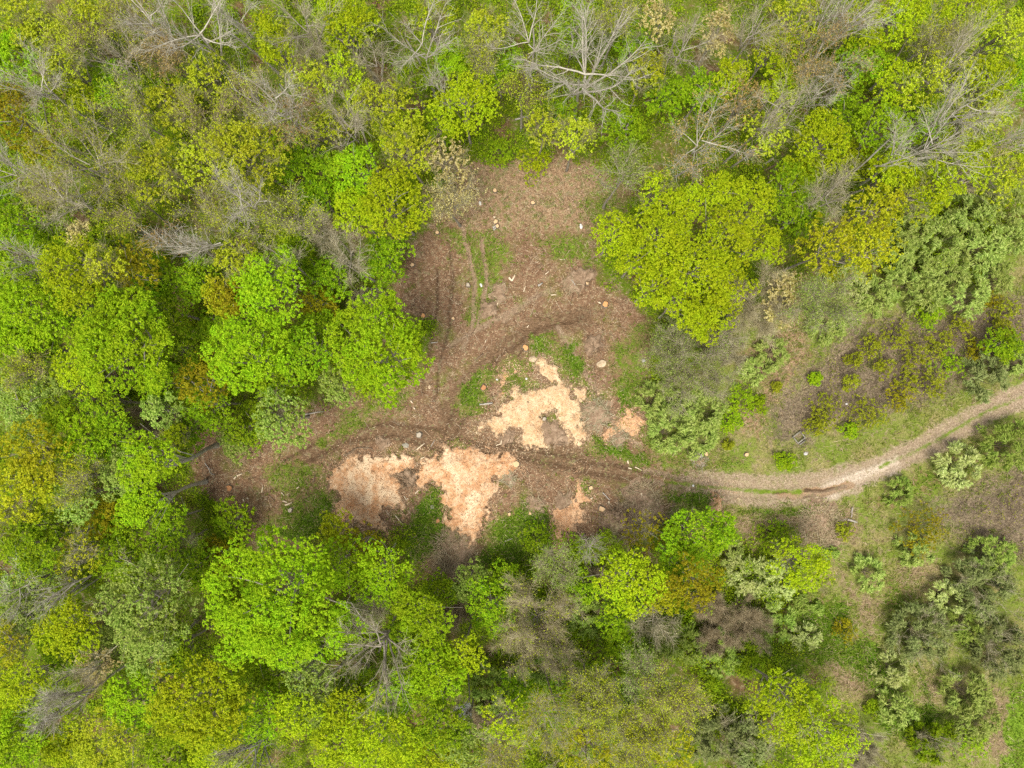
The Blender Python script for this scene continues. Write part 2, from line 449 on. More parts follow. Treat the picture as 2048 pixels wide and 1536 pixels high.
# ---------------------------------------------------------------- ground cover nobody could count
def scatter(n, wfun, rng, lim=(-55, 55, -42, 42)):
    x = rng.uniform(lim[0], lim[1], n); y = rng.uniform(lim[2], lim[3], n)
    k = rng.random(n) < wfun(x, y)
    return x[k], y[k]
def mk(k): return lambda x, y: look(GM[k], x, y)

def sticks(x, y, ln, r, rng, lift=0.02, tilt=0.15, ang=None):
    n = len(x)
    a = rng.uniform(0, 2 * math.pi, n) if ang is None else ang
    t = rng.normal(0, tilt, n)
    d = np.stack([np.cos(a) * np.cos(t), np.sin(a) * np.cos(t), np.abs(np.sin(t))], 1)
    p = np.stack([x, y, gz(x, y) + lift], 1)
    segs = np.concatenate([p, p + d * ln[:, None], r[:, None], r[:, None] * .6], 1)
    return seg_tubes(segs, 3)

def blades(x, y, h, w, rng, lean=0.8):
    """grass blades: tapered bent strips, two quads each"""
    n = len(x)
    a = rng.uniform(0, 2 * math.pi, n); l = rng.random(n) * lean
    d = np.stack([np.cos(a) * l, np.sin(a) * l, np.ones(n)], 1); d = unit(d)
    s = np.stack([-np.sin(a), np.cos(a), np.zeros(n)], 1) * w[:, None]
    p = np.stack([x, y, gz(x, y) - .02], 1)
    m_ = p + d * h[:, None] * .55
    t = m_ + unit(d + np.stack([np.cos(a), np.sin(a), -0.3 * np.ones(n)], 1) * .7) * h[:, None] * .45
    v = np.stack([p - s, p + s, m_ + s * .8, m_ - s * .8, t + s * .15, t - s * .15], 1)
    b = (np.arange(n) * 6)[:, None]
    q = np.concatenate([np.concatenate([b, b + 1, b + 2, b + 3], 1), np.concatenate([b + 3, b + 2, b + 4, b + 5], 1)])
    return v.reshape(-1, 3), q

rg = np.random.default_rng(11)
def grass_w(x, y):
    n = fbm(x / 1.1, y / 1.1, 51, 3)
    return np.clip(look(GM['grass'], x, y) * sstep(.34, .60, n) * .85 + look(GM['lawn'], x, y) * .8 + look(GM['lush'], x, y) * .9, 0, 1)
x, y = scatter(620000, grass_w, rg)
v, q = blades(x, y, rg.uniform(.16, .42, len(x)) * (1 + .6 * look(GM['lush'], x, y)), rg.uniform(.016, .036, len(x)), rg, 1.5)
tag(link('grass', mesh_np('grass', v, q, mat=leaf_mat('grass_blade', (.05, .10, .005), (.135, .235, .012), (.29, .40, .04)))), kind='stuff')

def fieldg_w(x, y):
    n = fbm(x / 2.5, y / 2.5, 55, 3)
    return np.clip(look(GM['field'], x, y) * (1 - look(GM['gravel'], x, y)) * (1 - .8 * look(GM['scrub'], x, y)) * (0.10 + .75 * sstep(.42, .62, n)), 0, 1)
x, y = scatter(420000, fieldg_w, rg)
v, q = blades(x, y, rg.uniform(.2, .55, len(x)), rg.uniform(.012, .028, len(x)), rg, 1.8)
tag(link('meadow_grass', mesh_np('meadow_grass', v, q, mat=leaf_mat('meadow_blade', (.10, .15, .012), (.20, .25, .03), (.36, .38, .09)))), kind='stuff')

def straw_w(x, y):
    n = fbm(x / 1.7, y / 1.7, 58, 3)
    fl = look(GM['field'], x, y) * (1 - look(GM['gravel'], x, y)) * (1 - look(GM['lawn'], x, y))
    return np.clip(look(GM['straw'], x, y) * .8 + fl * .18 * sstep(.4, .7, n) + .25 * look(GM['dry'], x, y) + .12 * look(GM['grass'], x, y) + .10 * look(GM['lush'], x, y), 0, 1)
x, y = scatter(420000, straw_w, rg)
v, q = blades(x, y, rg.uniform(.3, .8, len(x)), rg.uniform(.010, .022, len(x)), rg, 2.6)
tag(link('dry_grass', mesh_np('dry_grass', v, q, mat=leaf_mat('straw_blade', (.22, .15, .08), (.40, .30, .17), (.62, .50, .32), trans=.15))), kind='stuff')

def scrub_w(x, y):
    return np.clip(look(GM['scrub'], x, y) * (.4 + .6 * sstep(.35, .6, fbm(x / 1.5, y / 1.5, 60, 3))), 0, 1)
x, y = scatter(500000, scrub_w, rg)
v1 = sticks(x, y, rg.uniform(.25, .8, len(x)), rg.uniform(.006, .016, len(x)), rg, 0.0, 0.9)
tag(link('bramble_thicket', mesh_np('bramble_thicket', *v1, mat=rough_mat('bramble_stem', [(0, (.09, .065, .04)), (.5, (.22, .165, .115)), (1, (.46, .37, .28))], island=True))), kind='stuff')
x, y = scatter(230000, lambda x, y: scrub_w(x, y) * .9 * sstep(.40, .60, fbm(x / 2.2, y / 2.2, 61, 3)), rg)
P = np.stack([x, y, gz(x, y) + rg.uniform(.2, .8, len(x))], 1)
v, q = leaf_quads(P, rdir(len(x), rg) + [0, 0, 1.2], rg.uniform(.10, .20, len(x)), rg)
tag(link('bramble_leaves', mesh_np('bramble_leaves', v, q, mat=leaf_mat('bramble_leaf', (.14, .16, .012), (.26, .28, .02), (.42, .43, .05)))), kind='stuff')

def litter_w(x, y):
    return np.clip(look(GM['mulch'], x, y) * (1 - .65 * look(GM['track'], x, y)) * (1 - .8 * look(GM['grass'], x, y)) * (.25 + .75 * sstep(.4, .62, fbm(x / 2, y / 2, 63, 3))), 0, 1)
x, y = scatter(300000, litter_w, rg)
v1 = sticks(x, y, rg.gamma(2.0, .13, len(x)) + .10, rg.uniform(.007, .021, len(x)), rg, .012, .14)
tag(link('wood_litter', mesh_np('wood_litter', *v1, mat=rough_mat('litter_stick', [(0, (.06, .038, .022)), (.5, (.22, .145, .088)), (.74, (.42, .31, .20)), (1, (.85, .70, .50))], island=True))), kind='stuff')

def leaflit_w(x, y):
    return np.clip(look(GM['forest'], x, y) * .5 + look(GM['dry'], x, y) * .8, 0, 1)
x, y = scatter(160000, leaflit_w, rg)
P = np.stack([x, y, gz(x, y) + .03], 1)
v, q = leaf_quads(P, rdir(len(x), rg) * .5 + [0, 0, 1], rg.uniform(.08, .17, len(x)), rg)
tag(link('fallen_leaves', mesh_np('fallen_leaves', v, q, mat=rough_mat('dead_leaf', [(0, (.12, .07, .035)), (.5, (.26, .16, .09)), (1, (.52, .38, .24))], island=True))), kind='stuff')

# the low green understorey of the wood: many leafy mounds run together
def under_w(x, y):
    n = fbm(x / 5.0, y / 5.0, 70, 3)
    return np.clip(look(GM['forest'], x, y) ** 2 * sstep(.25, .42, n), 0, 1)
ux, uy = scatter(12500, under_w, rg, (-58, 58, -45, 45))
ur = rg.uniform(.45, 1.25, len(ux)); uh = ur * rg.uniform(.7, 1.6, len(ux))
# some are saplings that stand well above the rest
tall = rg.random(len(ux)) < .16; ur[tall] *= 1.25; uh[tall] = rg.uniform(2.0, 4.5, tall.sum())
per = (ur * ur * 95).astype(int) + 18 + np.where(tall, 90, 0)
idx = np.repeat(np.arange(len(ux)), per)
d = rdir(len(idx), rg); d[:, 2] = np.abs(d[:, 2])
rad = (rg.random(len(idx)) ** .4)[:, None]
P = d * rad * np.stack([ur[idx], ur[idx], uh[idx]], 1)
P[:, 0] += ux[idx]; P[:, 1] += uy[idx]; P[:, 2] += gz(ux[idx], uy[idx]) + .05
v, q = leaf_quads(P, d * .5 + rdir(len(idx), rg) * .55 + [0, 0, .7], rg.uniform(.10, .22, len(idx)), rg)
tag(link('undergrowth', mesh_np('undergrowth', v, q, mat=leaf_mat('undergrowth_leaf', (.08, .14, .003), (.19, .285, .005), (.35, .44, .016)))), kind='stuff')

# low weeds and forbs knitting the rough grass of the field together
def weed_w(x, y):
    n = fbm(x / 3.2, y / 3.2, 75, 4)
    return np.clip(look(GM['field'], x, y) * (1 - look(GM['gravel'], x, y)) * (1 - look(GM['lawn'], x, y)) * sstep(.42, .60, n) * .8 + (.25 * look(GM['grass'], x, y) + .40 * look(GM['dry'], x, y) * n + .22 * look(GM['mulch'], x, y) * (1 - look(GM['track'], x, y)) * sstep(.50, .66, n)) * (1 - look(GM['field'], x, y)), 0, 1)
wx, wy = scatter(16000, weed_w, rg)
wr = rg.uniform(.12, .42, len(wx)); wh = wr * rg.uniform(.5, 1.2, len(wx))
per = (wr * wr * 190).astype(int) + 7
idx = np.repeat(np.arange(len(wx)), per)
d = rdir(len(idx), rg); d[:, 2] = np.abs(d[:, 2])
P = d * (rg.random(len(idx)) ** .5)[:, None] * np.stack([wr[idx], wr[idx], wh[idx]], 1)
P[:, 0] += wx[idx]; P[:, 1] += wy[idx]; P[:, 2] += gz(wx[idx], wy[idx]) + .03
v, q = leaf_quads(P, d * .4 + rdir(len(idx), rg) * .5 + [0, 0, .8], rg.uniform(.07, .16, len(idx)), rg, .45)
tag(link('weeds', mesh_np('weeds', v, q, mat=leaf_mat('weed_leaf', (.08, .12, .012), (.17, .23, .022), (.33, .37, .07)))), kind='stuff')
# ---------------------------------------------------------------- bark, leaf and twig materials
BARK = {
 'grey': rough_mat('grey_bark', [(.3, (.20, .17, .13)), (.5, (.34, .30, .24)), (.7, (.50, .46, .38))], 2.5, .9, .6),
 'pale': rough_mat('pale_bark', [(.3, (.28, .25, .195)), (.5, (.44, .40, .325)), (.7, (.60, .56, .47))], 2.5, .9, .6),
 'brown': rough_mat('brown_bark', [(.3, (.09, .065, .042)), (.5, (.18, .14, .10)), (.7, (.30, .25, .19))], 2.5, .9, .6),
 'dark': rough_mat('dark_bark', [(.3, (.10, .09, .08)), (.5, (.19, .18, .16)), (.7, (.36, .35, .32))], 2.5, .9, .6),
}
TWIG = {
 'grey': rough_mat('grey_twig', [(0, (.22, .19, .10)), (.6, (.42, .37, .22)), (1, (.63, .58, .41))], island=True),
 'pale': rough_mat('pale_twig', [(0, (.26, .22, .15)), (.6, (.46, .42, .32)), (1, (.66, .63, .55))], island=True),
 'tan': rough_mat('tan_twig', [(0, (.22, .17, .09)), (.6, (.42, .335, .20)), (1, (.62, .52, .34))], island=True),
 'brown': rough_mat('brown_twig', [(0, (.11, .075, .042)), (.6, (.22, .155, .095)), (1, (.36, .27, .18))], island=True),
 'straw': rough_mat('straw_twig', [(0, (.27, .22, .11)), (.6, (.47, .405, .23)), (1, (.66, .59, .38))], island=True),
 'olive': rough_mat('olive_twig', [(0, (.14, .12, .05)), (.6, (.30, .27, .13)), (1, (.48, .44, .26))], island=True),
 'dark': rough_mat('dark_twig', [(0, (.07, .065, .055)), (.6, (.17, .16, .14)), (1, (.34, .33, .30))], island=True),
}
LEAF = {
 'M': ((.125, .235, .003), (.255, .42, .005), (.42, .58, .02)),
 'G': ((.09, .185, .003), (.20, .335, .006), (.35, .48, .015)),
 'Y': ((.155, .225, .003), (.32, .425, .005), (.53, .60, .02)),
 'L': ((.13, .15, .006), (.25, .28, .010), (.40, .43, .03)),
 'S': ((.20, .255, .005), (.38, .445, .012), (.56, .61, .05)),
 'O': ((.13, .13, .003), (.255, .235, .006), (.40, .37, .015)),
 'R': ((.20, .12, .03), (.36, .24, .07), (.50, .38, .14)),
 'A': ((.19, .22, .003), (.345, .37, .006), (.53, .54, .03)),
 'C': ((.30, .25, .06), (.52, .45, .15), (.72, .64, .32)),
 'P': ((.12, .20, .02), (.25, .36, .05), (.42, .50, .12)),
 'W': ((.12, .19, .022), (.27, .36, .062), (.47, .54, .155)),
 'V': ((.21, .28, .05), (.40, .47, .13), (.60, .64, .27)),
 'D': ((.10, .135, .03), (.195, .235, .068), (.35, .385, .145)),
 'H': ((.12, .22, .003), (.24, .39, .005), (.38, .50, .02)),
 'F': ((.7, .7, .62), (.8, .8, .74), (.85, .85, .8)),
}
def lm(k):
    return leaf_mat('leaf_' + k, *LEAF[k], trans=.22 if k in 'WVD' else .32)

# ---------------------------------------------------------------- growth
def outline(rng, amp=.10):
    ph = rng.uniform(0, 2 * math.pi, 6); am = rng.uniform(.3, 1, 6) * amp
    return lambda t: 1 + sum(am[k] * np.cos((k + 2) * t + ph[k]) / (1 + .25 * k) for k in range(6))

def lobe_points(R, Hv, n, rng, ell=1.0, ang=0.0, low=.12, amp=.10):
    A = outline(rng, amp); pts = np.zeros((0, 2))
    for i in range(n):
        m = 14
        r = np.sqrt(rng.random(m)) * .88; t = rng.uniform(0, 2 * math.pi, m)
        c = np.stack([r * np.cos(t), r * np.sin(t)], 1)
        if i == 0: pts = np.zeros((1, 2)); continue
        if len(pts):
            dd = np.min(np.linalg.norm(c[:, None] - pts[None], axis=2), axis=1); j = int(np.argmax(dd))
        else: j = 0
        pts = np.concatenate([pts, c[j:j + 1]])
    r = np.linalg.norm(pts, axis=1); t = np.arctan2(pts[:, 1], pts[:, 0])
    z = np.sqrt(np.clip(1 - r * r, .02, 1)) * rng.uniform(.72, 1.05, n)
    z = np.where(rng.random(n) < low, z * rng.uniform(-.3, .6, n), z)
    sc = A(t)
    x = pts[:, 0] * sc * R * ell; y = pts[:, 1] * sc * R / ell
    ca, sa = math.cos(ang), math.sin(ang)
    return np.stack([x * ca - y * sa, x * sa + y * ca, z * Hv], 1)

def leafy(C, rl, rng, tufts, k, size, mode='tuft', up=.6):
    n = len(C)
    if mode == 'tuft':
        nt = n * tufts
        d = rdir(nt, rng); d[:, 2] = np.where(d[:, 2] < -.25, -d[:, 2], d[:, 2]); d = unit(d + [0, 0, .25])
        lr = (rl * rng.uniform(.72, 1.3, n)).repeat(tufts)[:, None]
        T = C.repeat(tufts, 0) + d * lr * rng.uniform(.74, 1.05, (nt, 1)) * [1, 1, .8]
        off = rdir(nt * k, rng) * rng.uniform(.25, 1, (nt * k, 1)) * size * 1.0
        P = T.repeat(k, 0) + off
        D = off + [0, 0, -.05]
        N = d.repeat(k, 0) * .45 + rdir(nt * k, rng) * .45 + [0, 0, up]
        return leaf_quads(P, N, size * rng.uniform(.65, 1.25, nt * k), rng, .68, D)
    # 'stroke': long narrow leaves on arching sprays, pointing out and up
    m = n * tufts
    out = unit(C * [1, 1, .25] + 1e-3)
    d = unit(rdir(m, rng) * .55 + out.repeat(tufts, 0) * .75 + [0, 0, .35])
    base = C.repeat(tufts, 0) + d * rl * rng.uniform(.0, .9, (m, 1)) + rdir(m, rng) * rl * .25
    kk = k
    b = base.repeat(kk, 0); dd = unit(d.repeat(kk, 0) + rdir(m * kk, rng) * .45)
    ln = size * rng.uniform(.6, 1.3, m * kk)
    P = b + dd * ln[:, None] * .5
    return leaf_quads(P, rdir(m * kk, rng) * .5 + [0, 0, 1.0], ln, rng, .155, dd)

def path(p, d, ln, r0, r1, n, rng, wob=.18, lift=.0):
    """a wandering tapering shoot; returns segs and points"""
    segs = []; pts = [p.copy()]; d = d / np.linalg.norm(d)
    for i in range(n):
        a = r0 + (r1 - r0) * i / n; b = r0 + (r1 - r0) * (i + 1) / n
        d = d + rng.normal(0, wob, 3) + np.array([0, 0, lift]); d /= np.linalg.norm(d)
        q = p + d * ln / n
        segs.append(np.concatenate([p, q, [a, b]])); p = q; pts.append(p.copy())
    return segs, np.array(pts), d

def bare_wood(R, zf, zt, rng, nl=8, sub=6, tw=16, thick=1.0, twl=.8, wander=.14, az=None, ell=1.0, ang=0.0, twr=1.0, droop=0.0):
    """limbs rising from the fork to a crown of radius R; returns thick segs, twig segs, tips"""
    limbs, tips = [], []
    tp, td = [], []
    a0 = rng.uniform(0, 6.28)
    for i in range(nl):
        if az is None: a = a0 + 2 * math.pi * (i + rng.uniform(-.3, .3)) / nl
        else: a = math.radians(az[0]) + math.radians(az[1]) * (rng.uniform(-.5, .5))
        rr = R * rng.uniform(.72, 1.08)
        ex, ey = math.cos(a) * rr * ell, math.sin(a) * rr / ell
        ca, sa = math.cos(ang), math.sin(ang)
        ex, ey = ex * ca - ey * sa, ex * sa + ey * ca
        s0 = rng.uniform(.65, 1.05)
        st = np.array([0, 0, zf * s0])
        rise = (zt - zf) * (rng.uniform(.45, 1.0) if i % 4 else rng.uniform(.9, 1.1))
        if i % 5 == 4: ex *= .45; ey *= .45
        e = np.array([ex, ey, zf + rise]) - st
        ln = np.linalg.norm(e)
        r0 = .085 * thick * (ln / 6) ** .5
        segs, pts, dl = path(st, e / ln + [0, 0, -.12], ln * 1.03, r0, r0 * .22, 7, rng, wander * .55, .03)
        limbs += segs; tips.append(pts[-1])
        for j in range(sub):
            t = rng.uniform(.22, .97); f = t * 7; i0 = min(int(f), 6)
            p = pts[i0] + (pts[i0 + 1] - pts[i0]) * (f - i0)
            dm = unit(pts[i0 + 1] - pts[i0])
            d = unit(dm + rdir(1, rng)[0] * .75 + np.array([0, 0, .12 - droop]))
            l2 = ln * rng.uniform(.22, .42) * (1.15 - .5 * t)
            s2, p2, d2 = path(p, d, l2, r0 * .42 * (1.1 - .6 * t), .012 * thick, 4, rng, wander, .04 - droop * .3)
            limbs += s2; tips.append(p2[-1])
            for g in range(1, 5):
                tp.append(p2[g]); td.append(p2[g] - p2[g - 1])
        for g in range(3, 8):
            tp.append(pts[g]); td.append(pts[g] - pts[g - 1])
    tp = np.array(tp); td = unit(np.array(td))
    n = len(tp); m = n * tw
    P = tp.repeat(tw, 0) + rdir(m, rng) * .12
    d = unit(td.repeat(tw, 0) * .8 + rdir(m, rng) * .75 + [0, 0, .1 - droop])
    ln = twl * rng.uniform(.35, 1.25, (m, 1))
    r = np.full((m, 1), .0085 * twr)
    mid = P + d * ln * .5
    E = mid + unit(d + rdir(m, rng) * .45) * ln * .55
    twigs = np.concatenate([np.concatenate([P, mid, r, r * .8], 1), np.concatenate([mid, E, r * .8, r * .4], 1)])
    tips = np.concatenate([np.array(tips), E])
    return limbs, twigs, tips

def trunk_segs(zt, r, rng, lean=.03):
    s1, pts, d = path(np.array([0, 0, -.35]), np.array([rng.normal(0, lean), rng.normal(0, lean), 1.0]), zt + .35, r, r * .45, 7, rng, .035)
    s1[0][6] = r * 1.5
    return s1, pts

KIND = {  # name, category, look
 'M': ('maple_tree', 'tree', 'lime green leafy tree'),
 'G': ('broadleaf_tree', 'tree', 'mid green leafy tree'),
 'Y': ('broadleaf_tree', 'tree', 'yellow-green leafy tree'),
 'S': ('budding_tree', 'tree', 'thin pale yellow-green tree'),
 'P': ('broadleaf_tree', 'tree', 'pale soft green tree'),
 'O': ('copper_tree', 'tree', 'olive and copper leaved tree'),
 'A': ('golden_tree', 'tree', 'golden yellow tree'),
 'C': ('flowering_tree', 'tree', 'cream tufted tree'),
 'R': ('budding_tree', 'tree', 'pinkish brown budding tree'),
 'B': ('bare_tree', 'tree', 'bare grey tree'),
 'X': ('bare_tree', 'tree', 'dead grey-limbed bare tree'),
 'T': ('twiggy_tree', 'tree', 'leafless twiggy tree'),
 'W': ('silvery_shrub', 'shrub', 'silvery sage feathery shrub'),
 'V': ('silvery_shrub', 'shrub', 'pale cream-green feathery shrub'),
 'D': ('dark_shrub', 'shrub', 'dark grey-green bushy shrub'),
 'H': ('green_shrub', 'shrub', 'bright green shrub'),
 'L': ('yellow_shrub', 'shrub', 'yellow-green shrub'),
 'N': ('orange_shrub', 'shrub', 'orange-olive shrub'),
 'K': ('brown_shrub', 'shrub', 'bare twiggy shrub'),
}
GROUPS = {'M': 'lime green trees in the wood', 'G': 'mid green trees in the wood', 'Y': 'yellow-green trees', 'S': 'thinly leafed spring trees',
 'P': 'pale green trees', 'O': 'copper leaved trees', 'A': 'golden trees', 'C': 'cream flowering trees', 'R': 'pinkish budding trees', 'B': 'bare grey trees',
 'X': 'bare grey trees', 'T': 'leafless twiggy trees', 'W': 'silvery shrubs', 'V': 'silvery shrubs', 'D': 'dark grey-green shrubs', 'H': 'green shrubs',
 'L': 'yellow-green shrubs', 'N': 'orange shrubs', 'K': 'brown twiggy shrubs'}

LOOK_TREE = {'M': 'lime green leafy tree', 'G': 'mid green leafy tree', 'Y': 'yellow-green leafy tree', 'S': 'pale yellow-green tree', 'P': 'pale soft green tree', 'O': 'olive leaved tree', 'A': 'golden yellow tree', 'C': 'pale cream-tinged tree'}
LOOK_SHRUB = {'G': 'mid green shrub', 'P': 'pale green shrub', 'Y': 'yellow-green shrub', 'H': 'bright green shrub', 'W': 'silvery sage feathery shrub', 'V': 'pale cream-green feathery shrub'}
NTREE = [0]
def tree(t, px, py, rp, where, **o):
    NTREE[0] += 1
    rng = np.random.default_rng(1000 + int(px) * 7 + int(py) * 13)
    name, cat, look_ = KIND[t]
    lf = o.get('leaf')
    if lf and t in 'MGYSPOAC': look_ = LOOK_TREE.get(lf, look_)
    elif lf and t in 'WVDHLN': look_ = LOOK_SHRUB.get(lf, look_)
    label = o.get('look', look_) + ' ' + where
    shrub = t in 'WVDHLNK'
    rg_ = rp / S
    if shrub:
        R = rg_ * .93
        zt = {'W': 1.5, 'V': 1.5, 'D': 1.5, 'H': 1.3, 'L': 1.6, 'N': 1.4, 'K': 1.3}[t] * R + .5
        zt = min(zt, 6.0) ; zc = o.get('h', zt * .55)
    else:
        zc = (1.6 if t == 'B' else 0) + o.get('h', min(12.0, 7.2 + .75 * rg_ + rng.uniform(-.5, .5)))
        R = rg_ * (CAMH - zc) / CAMH
        zt = zc + R * .8
    x, y = at(px, py, zc)
    g = float(gz(x, y))
    root = bpy.data.objects.new(name, None); COL.objects.link(root)
    root.empty_display_size = .5
    root.location = (x, y, g)
    tag(root, label, cat, o.get('group', GROUPS[t]))
    ell = math.sqrt(o.get('e', (1, 0))[0]); ang = math.radians(o.get('e', (1, 0))[1])
    def part(nm, v, q, mat, smooth=False):
        ob = link(nm, mesh_np(nm, v, q, mat=mat, smooth=smooth), root)
        if nm in ('twigs', 'buds'): ob['kind'] = 'stuff'
        return ob
    if t in 'MGYSPOACR':
        prm = {'M': (2.2, 52, 10, .135), 'G': (2.0, 34, 8, .16), 'Y': (2.4, 44, 9, .12), 'S': (2.4, 20, 7, .15), 'P': (2.2, 24, 8, .17),
               'O': (2.2, 24, 7, .165), 'A': (2.2, 24, 7, .17), 'C': (1.8, 18, 6, .17), 'R': (2.0, 12, 5, .14)}[t]
        n = int(7 + o.get('dens', 1) * prm[0] * R * R)
        Hv = R * o.get('vh', .95)
        if 'e' not in o: ell = math.sqrt(rng.uniform(1, 1.25)); ang = rng.uniform(0, 3.14)
        R *= 1.04
        C = lobe_points(R * .94, Hv, n, rng, ell, ang)
        rl = R * math.sqrt(2.4 / n) * o.get('rl', 1)
        C[:, 2] += zc - .25 * Hv
        tf = max(4, int(prm[1] * o.get('fill', 1)))
        v, q = leafy(C, rl, rng, tf, prm[2], prm[3] * o.get('ls', 1))
        part('crown', v, q, lm(o.get('leaf', t)))
        bark = BARK[o.get('bark', 'grey')]
        tr, tpts = trunk_segs(zc + .2 * Hv, (.08 + .021 * R) * o.get('tr', 1), rng)
        segs = list(tr)
        sel = rng.permutation(n)[:min(n, 16)]
        for i in sel:
            k = rng.uniform(.45, .95) * 7; i0 = min(int(k), 6)
            p = tpts[i0] + (tpts[i0 + 1] - tpts[i0]) * (k - i0); e = C[i] + np.array([0, 0, rl * .5]) - p
            ln = np.linalg.norm(e)
            s2, _, _ = path(p, e, ln, .035 + .012 * R, .012, 4, rng, .10)
            segs += s2
        part('trunk', *seg_tubes(segs, 6), bark, True)
        if t in 'SRC' or o.get('twigs'):
            lb, tw, _ = bare_wood(R * .97, zc - Hv * .5, zc + Hv * 1.0, rng, 6, 5, 4, .55, .7, az=None, ell=ell, ang=ang)
            part('twigs', *join([seg_tubes(lb, 4), seg_tubes(tw, 3)]), TWIG[o.get('twig', 'tan' if t != 'S' else 'olive')])
    elif t in 'BXT':
        zt = o.get('top', zc + 1.2 + .28 * R); zf = o.get('fork', zc - .3 - .05 * R)
        col = o.get('col', {'B': 'grey', 'X': 'grey', 'T': 'tan'}[t])
        th = .68 * o.get('thick', {'B': 1.15, 'X': 1.3, 'T': .75}[t])
        Rl = rg_ * (CAMH - zt + 1.5) / CAMH * (.88 if t == 'T' else 1)
        nl = o.get('nl', 8 if t != 'T' else 9); sub = o.get('sub', 8 if t != 'T' else 9); tw = int(.42 * o.get('tw', 7 if t != 'T' else 10))
        lb, tg, tips = bare_wood(Rl, zf, zt, rng, nl, sub, tw, th, .9 if t != 'T' else .8, az=o.get('az'), ell=ell, ang=ang, twr=o.get('twr', 1.0))
        tr, _ = trunk_segs(zf * 1.02, (.10 + .015 * R) * o.get('tr', 1), rng, o.get('lean', .03))
        part('trunk', *seg_tubes(tr, 7), BARK[o.get('bark', {'grey': 'grey', 'pale': 'pale', 'dark': 'dark'}.get(col, 'grey'))], True)
        part('limbs', *seg_tubes(lb, 5), BARK[o.get('bark', {'grey': 'grey', 'pale': 'pale', 'dark': 'dark'}.get(col, 'grey'))], True)
        part('twigs', *seg_tubes(tg, 3), TWIG[col])
        bd = o.get('buds', 'S' if t == 'T' else None)
        if t == 'T' and bd == 'R': bd = 'S' if rng.random() < .6 else 'R'
        if bd:
            f = o.get('bf', .55)
            k = tips[rng.random(len(tips)) < f]
            k = k.repeat(3, 0) + rdir(len(k) * 3, rng) * .16
            v, q = leaf_quads(k, rdir(len(k), rng) + [0, 0, .8], rng.uniform(.08, .16, len(k)) * o.get('bs', 1), rng)
            part('buds', v, q, lm(bd))
    elif t in 'WVDHLN':
        n = int(7 + (4.0 if t in 'WVD' else 2.6) * R * R * o.get('dens', 1)); Hv = zt * .62
        C = lobe_points(R * .9, Hv, n, rng, ell, ang, low=.35, amp=.14)
        rl = R * math.sqrt((2.8 if t in 'WVD' else 1.9) / n)
        C[:, 2] = np.abs(C[:, 2]) + max(.12, zc - .45 * zt) * .6 + .1
        if t in 'WVD':
            v, q = leafy(C, rl, rng, o.get('tf', 28 if t != 'D' else 70), 7, .36 if t != 'D' else .28, 'stroke')
        else:
            v, q = leafy(C, rl * (1.2 if t in 'LN' else 1), rng, 20 if t == 'H' else 14, 8, .135)
        part('crown', v, q, lm(o.get('leaf', {'N': 'O'}.get(t, t))))
        segs = []
        for i in range(min(n, 12)):
            e = C[i]; s2, _, _ = path(np.array([0, 0, -.1]) + rng.normal(0, .06, 3) * [1, 1, 0], e, np.linalg.norm(e) * 1.05, .035, .010, 4, rng, .12)
            segs += s2
        part('stem', *seg_tubes(segs, 4), BARK['brown'])
        if t == 'D':
            lb, tg, _ = bare_wood(R * 1.0, zt * .12, zt * 1.0, rng, 9, 5, 5, .5, .4)
            part('twigs', *join([seg_tubes(lb, 4), seg_tubes(tg, 3)]), TWIG['grey'])
    elif t == 'K':
        lb, tg, tips = bare_wood(R, zt * .06, zt, rng, 15, 9, o.get('tw', 16), .5, .55, twr=.9)
        part('stem', *seg_tubes(lb, 4), BARK['brown'])
        part('twigs', *seg_tubes(tg, 3), TWIG[o.get('col', 'tan')])
        if o.get('buds'):
            k = tips[rng.random(len(tips)) < .3]
            v, q = leaf_quads(k, rdir(len(k), rng) + [0, 0, .8], rng.uniform(.07, .13, len(k)), rng)
            part('buds', v, q, lm(o['buds']))
    return root
# ---------------------------------------------------------------- every tree and shrub, where its crown shows
# ---- upper left
tree('M', 40, 115, 52, 'at the left edge near the top corner', e=(1.5, 125))
tree('B', 80, 170, 66, 'leaning out just right of the lime tree in the upper left corner', col='pale', tw=8)
tree('O', 28, 235, 62, 'at the left edge under the upper left lime tree')
tree('S', 60, 38, 52, 'in the very top left corner')
tree('S', 182, 36, 48, 'at the top edge, second from the left corner')
tree('T', 168, 84, 46, 'between two pale crowns close to the top left corner')
tree('T', 272, 44, 58, 'at the top edge left of the big white-limbed tree')
tree('S', 128, 135, 46, 'right beside the leaning bare tree in the upper left')
tree('B', 238, 112, 60, 'with its dark trunk showing, left of the big white-limbed tree', col='grey')
tree('B', 398, 66, 92, 'with long white limbs at the top edge, left third', col='pale', nl=9, thick=1.35, tw=6)
tree('B', 478, 36, 48, 'at the top edge touching the right of the big white-limbed tree', col='pale', nl=5)
tree('Y', 555, 85, 42, 'in a tall narrow crown near the top edge', e=(1.7, -62), h=10)
tree('B', 606, 44, 62, 'at the top edge between a narrow yellow crown and a round one')
tree('Y', 672, 30, 42, 'at the top edge left of the star-shaped bare tree')
tree('S', 625, 165, 46, 'below the bare tree of the top edge, in open green understorey')
tree('S', 420, 155, 42, 'under the tips of the big white-limbed tree')
tree('T', 515, 205, 58, 'in a long leaning row beneath the narrow yellow crown', e=(1.7, -38))
tree('B', 585, 235, 55, 'with a pinkish haze of twigs above two speckled yellow crowns', col='grey', buds='R')
tree('T', 180, 330, 108, 'fanning wide at upper left, the largest leafless crown there', col='grey', buds='R', nl=12, thick=1.0)
tree('S', 318, 345, 62, 'right of the widest leafless fan at upper left', dens=1.2, fill=1.2)
tree('S', 500, 312, 82, 'with the widest speckled yellow crown of the upper left', dens=1.2, fill=1.25)
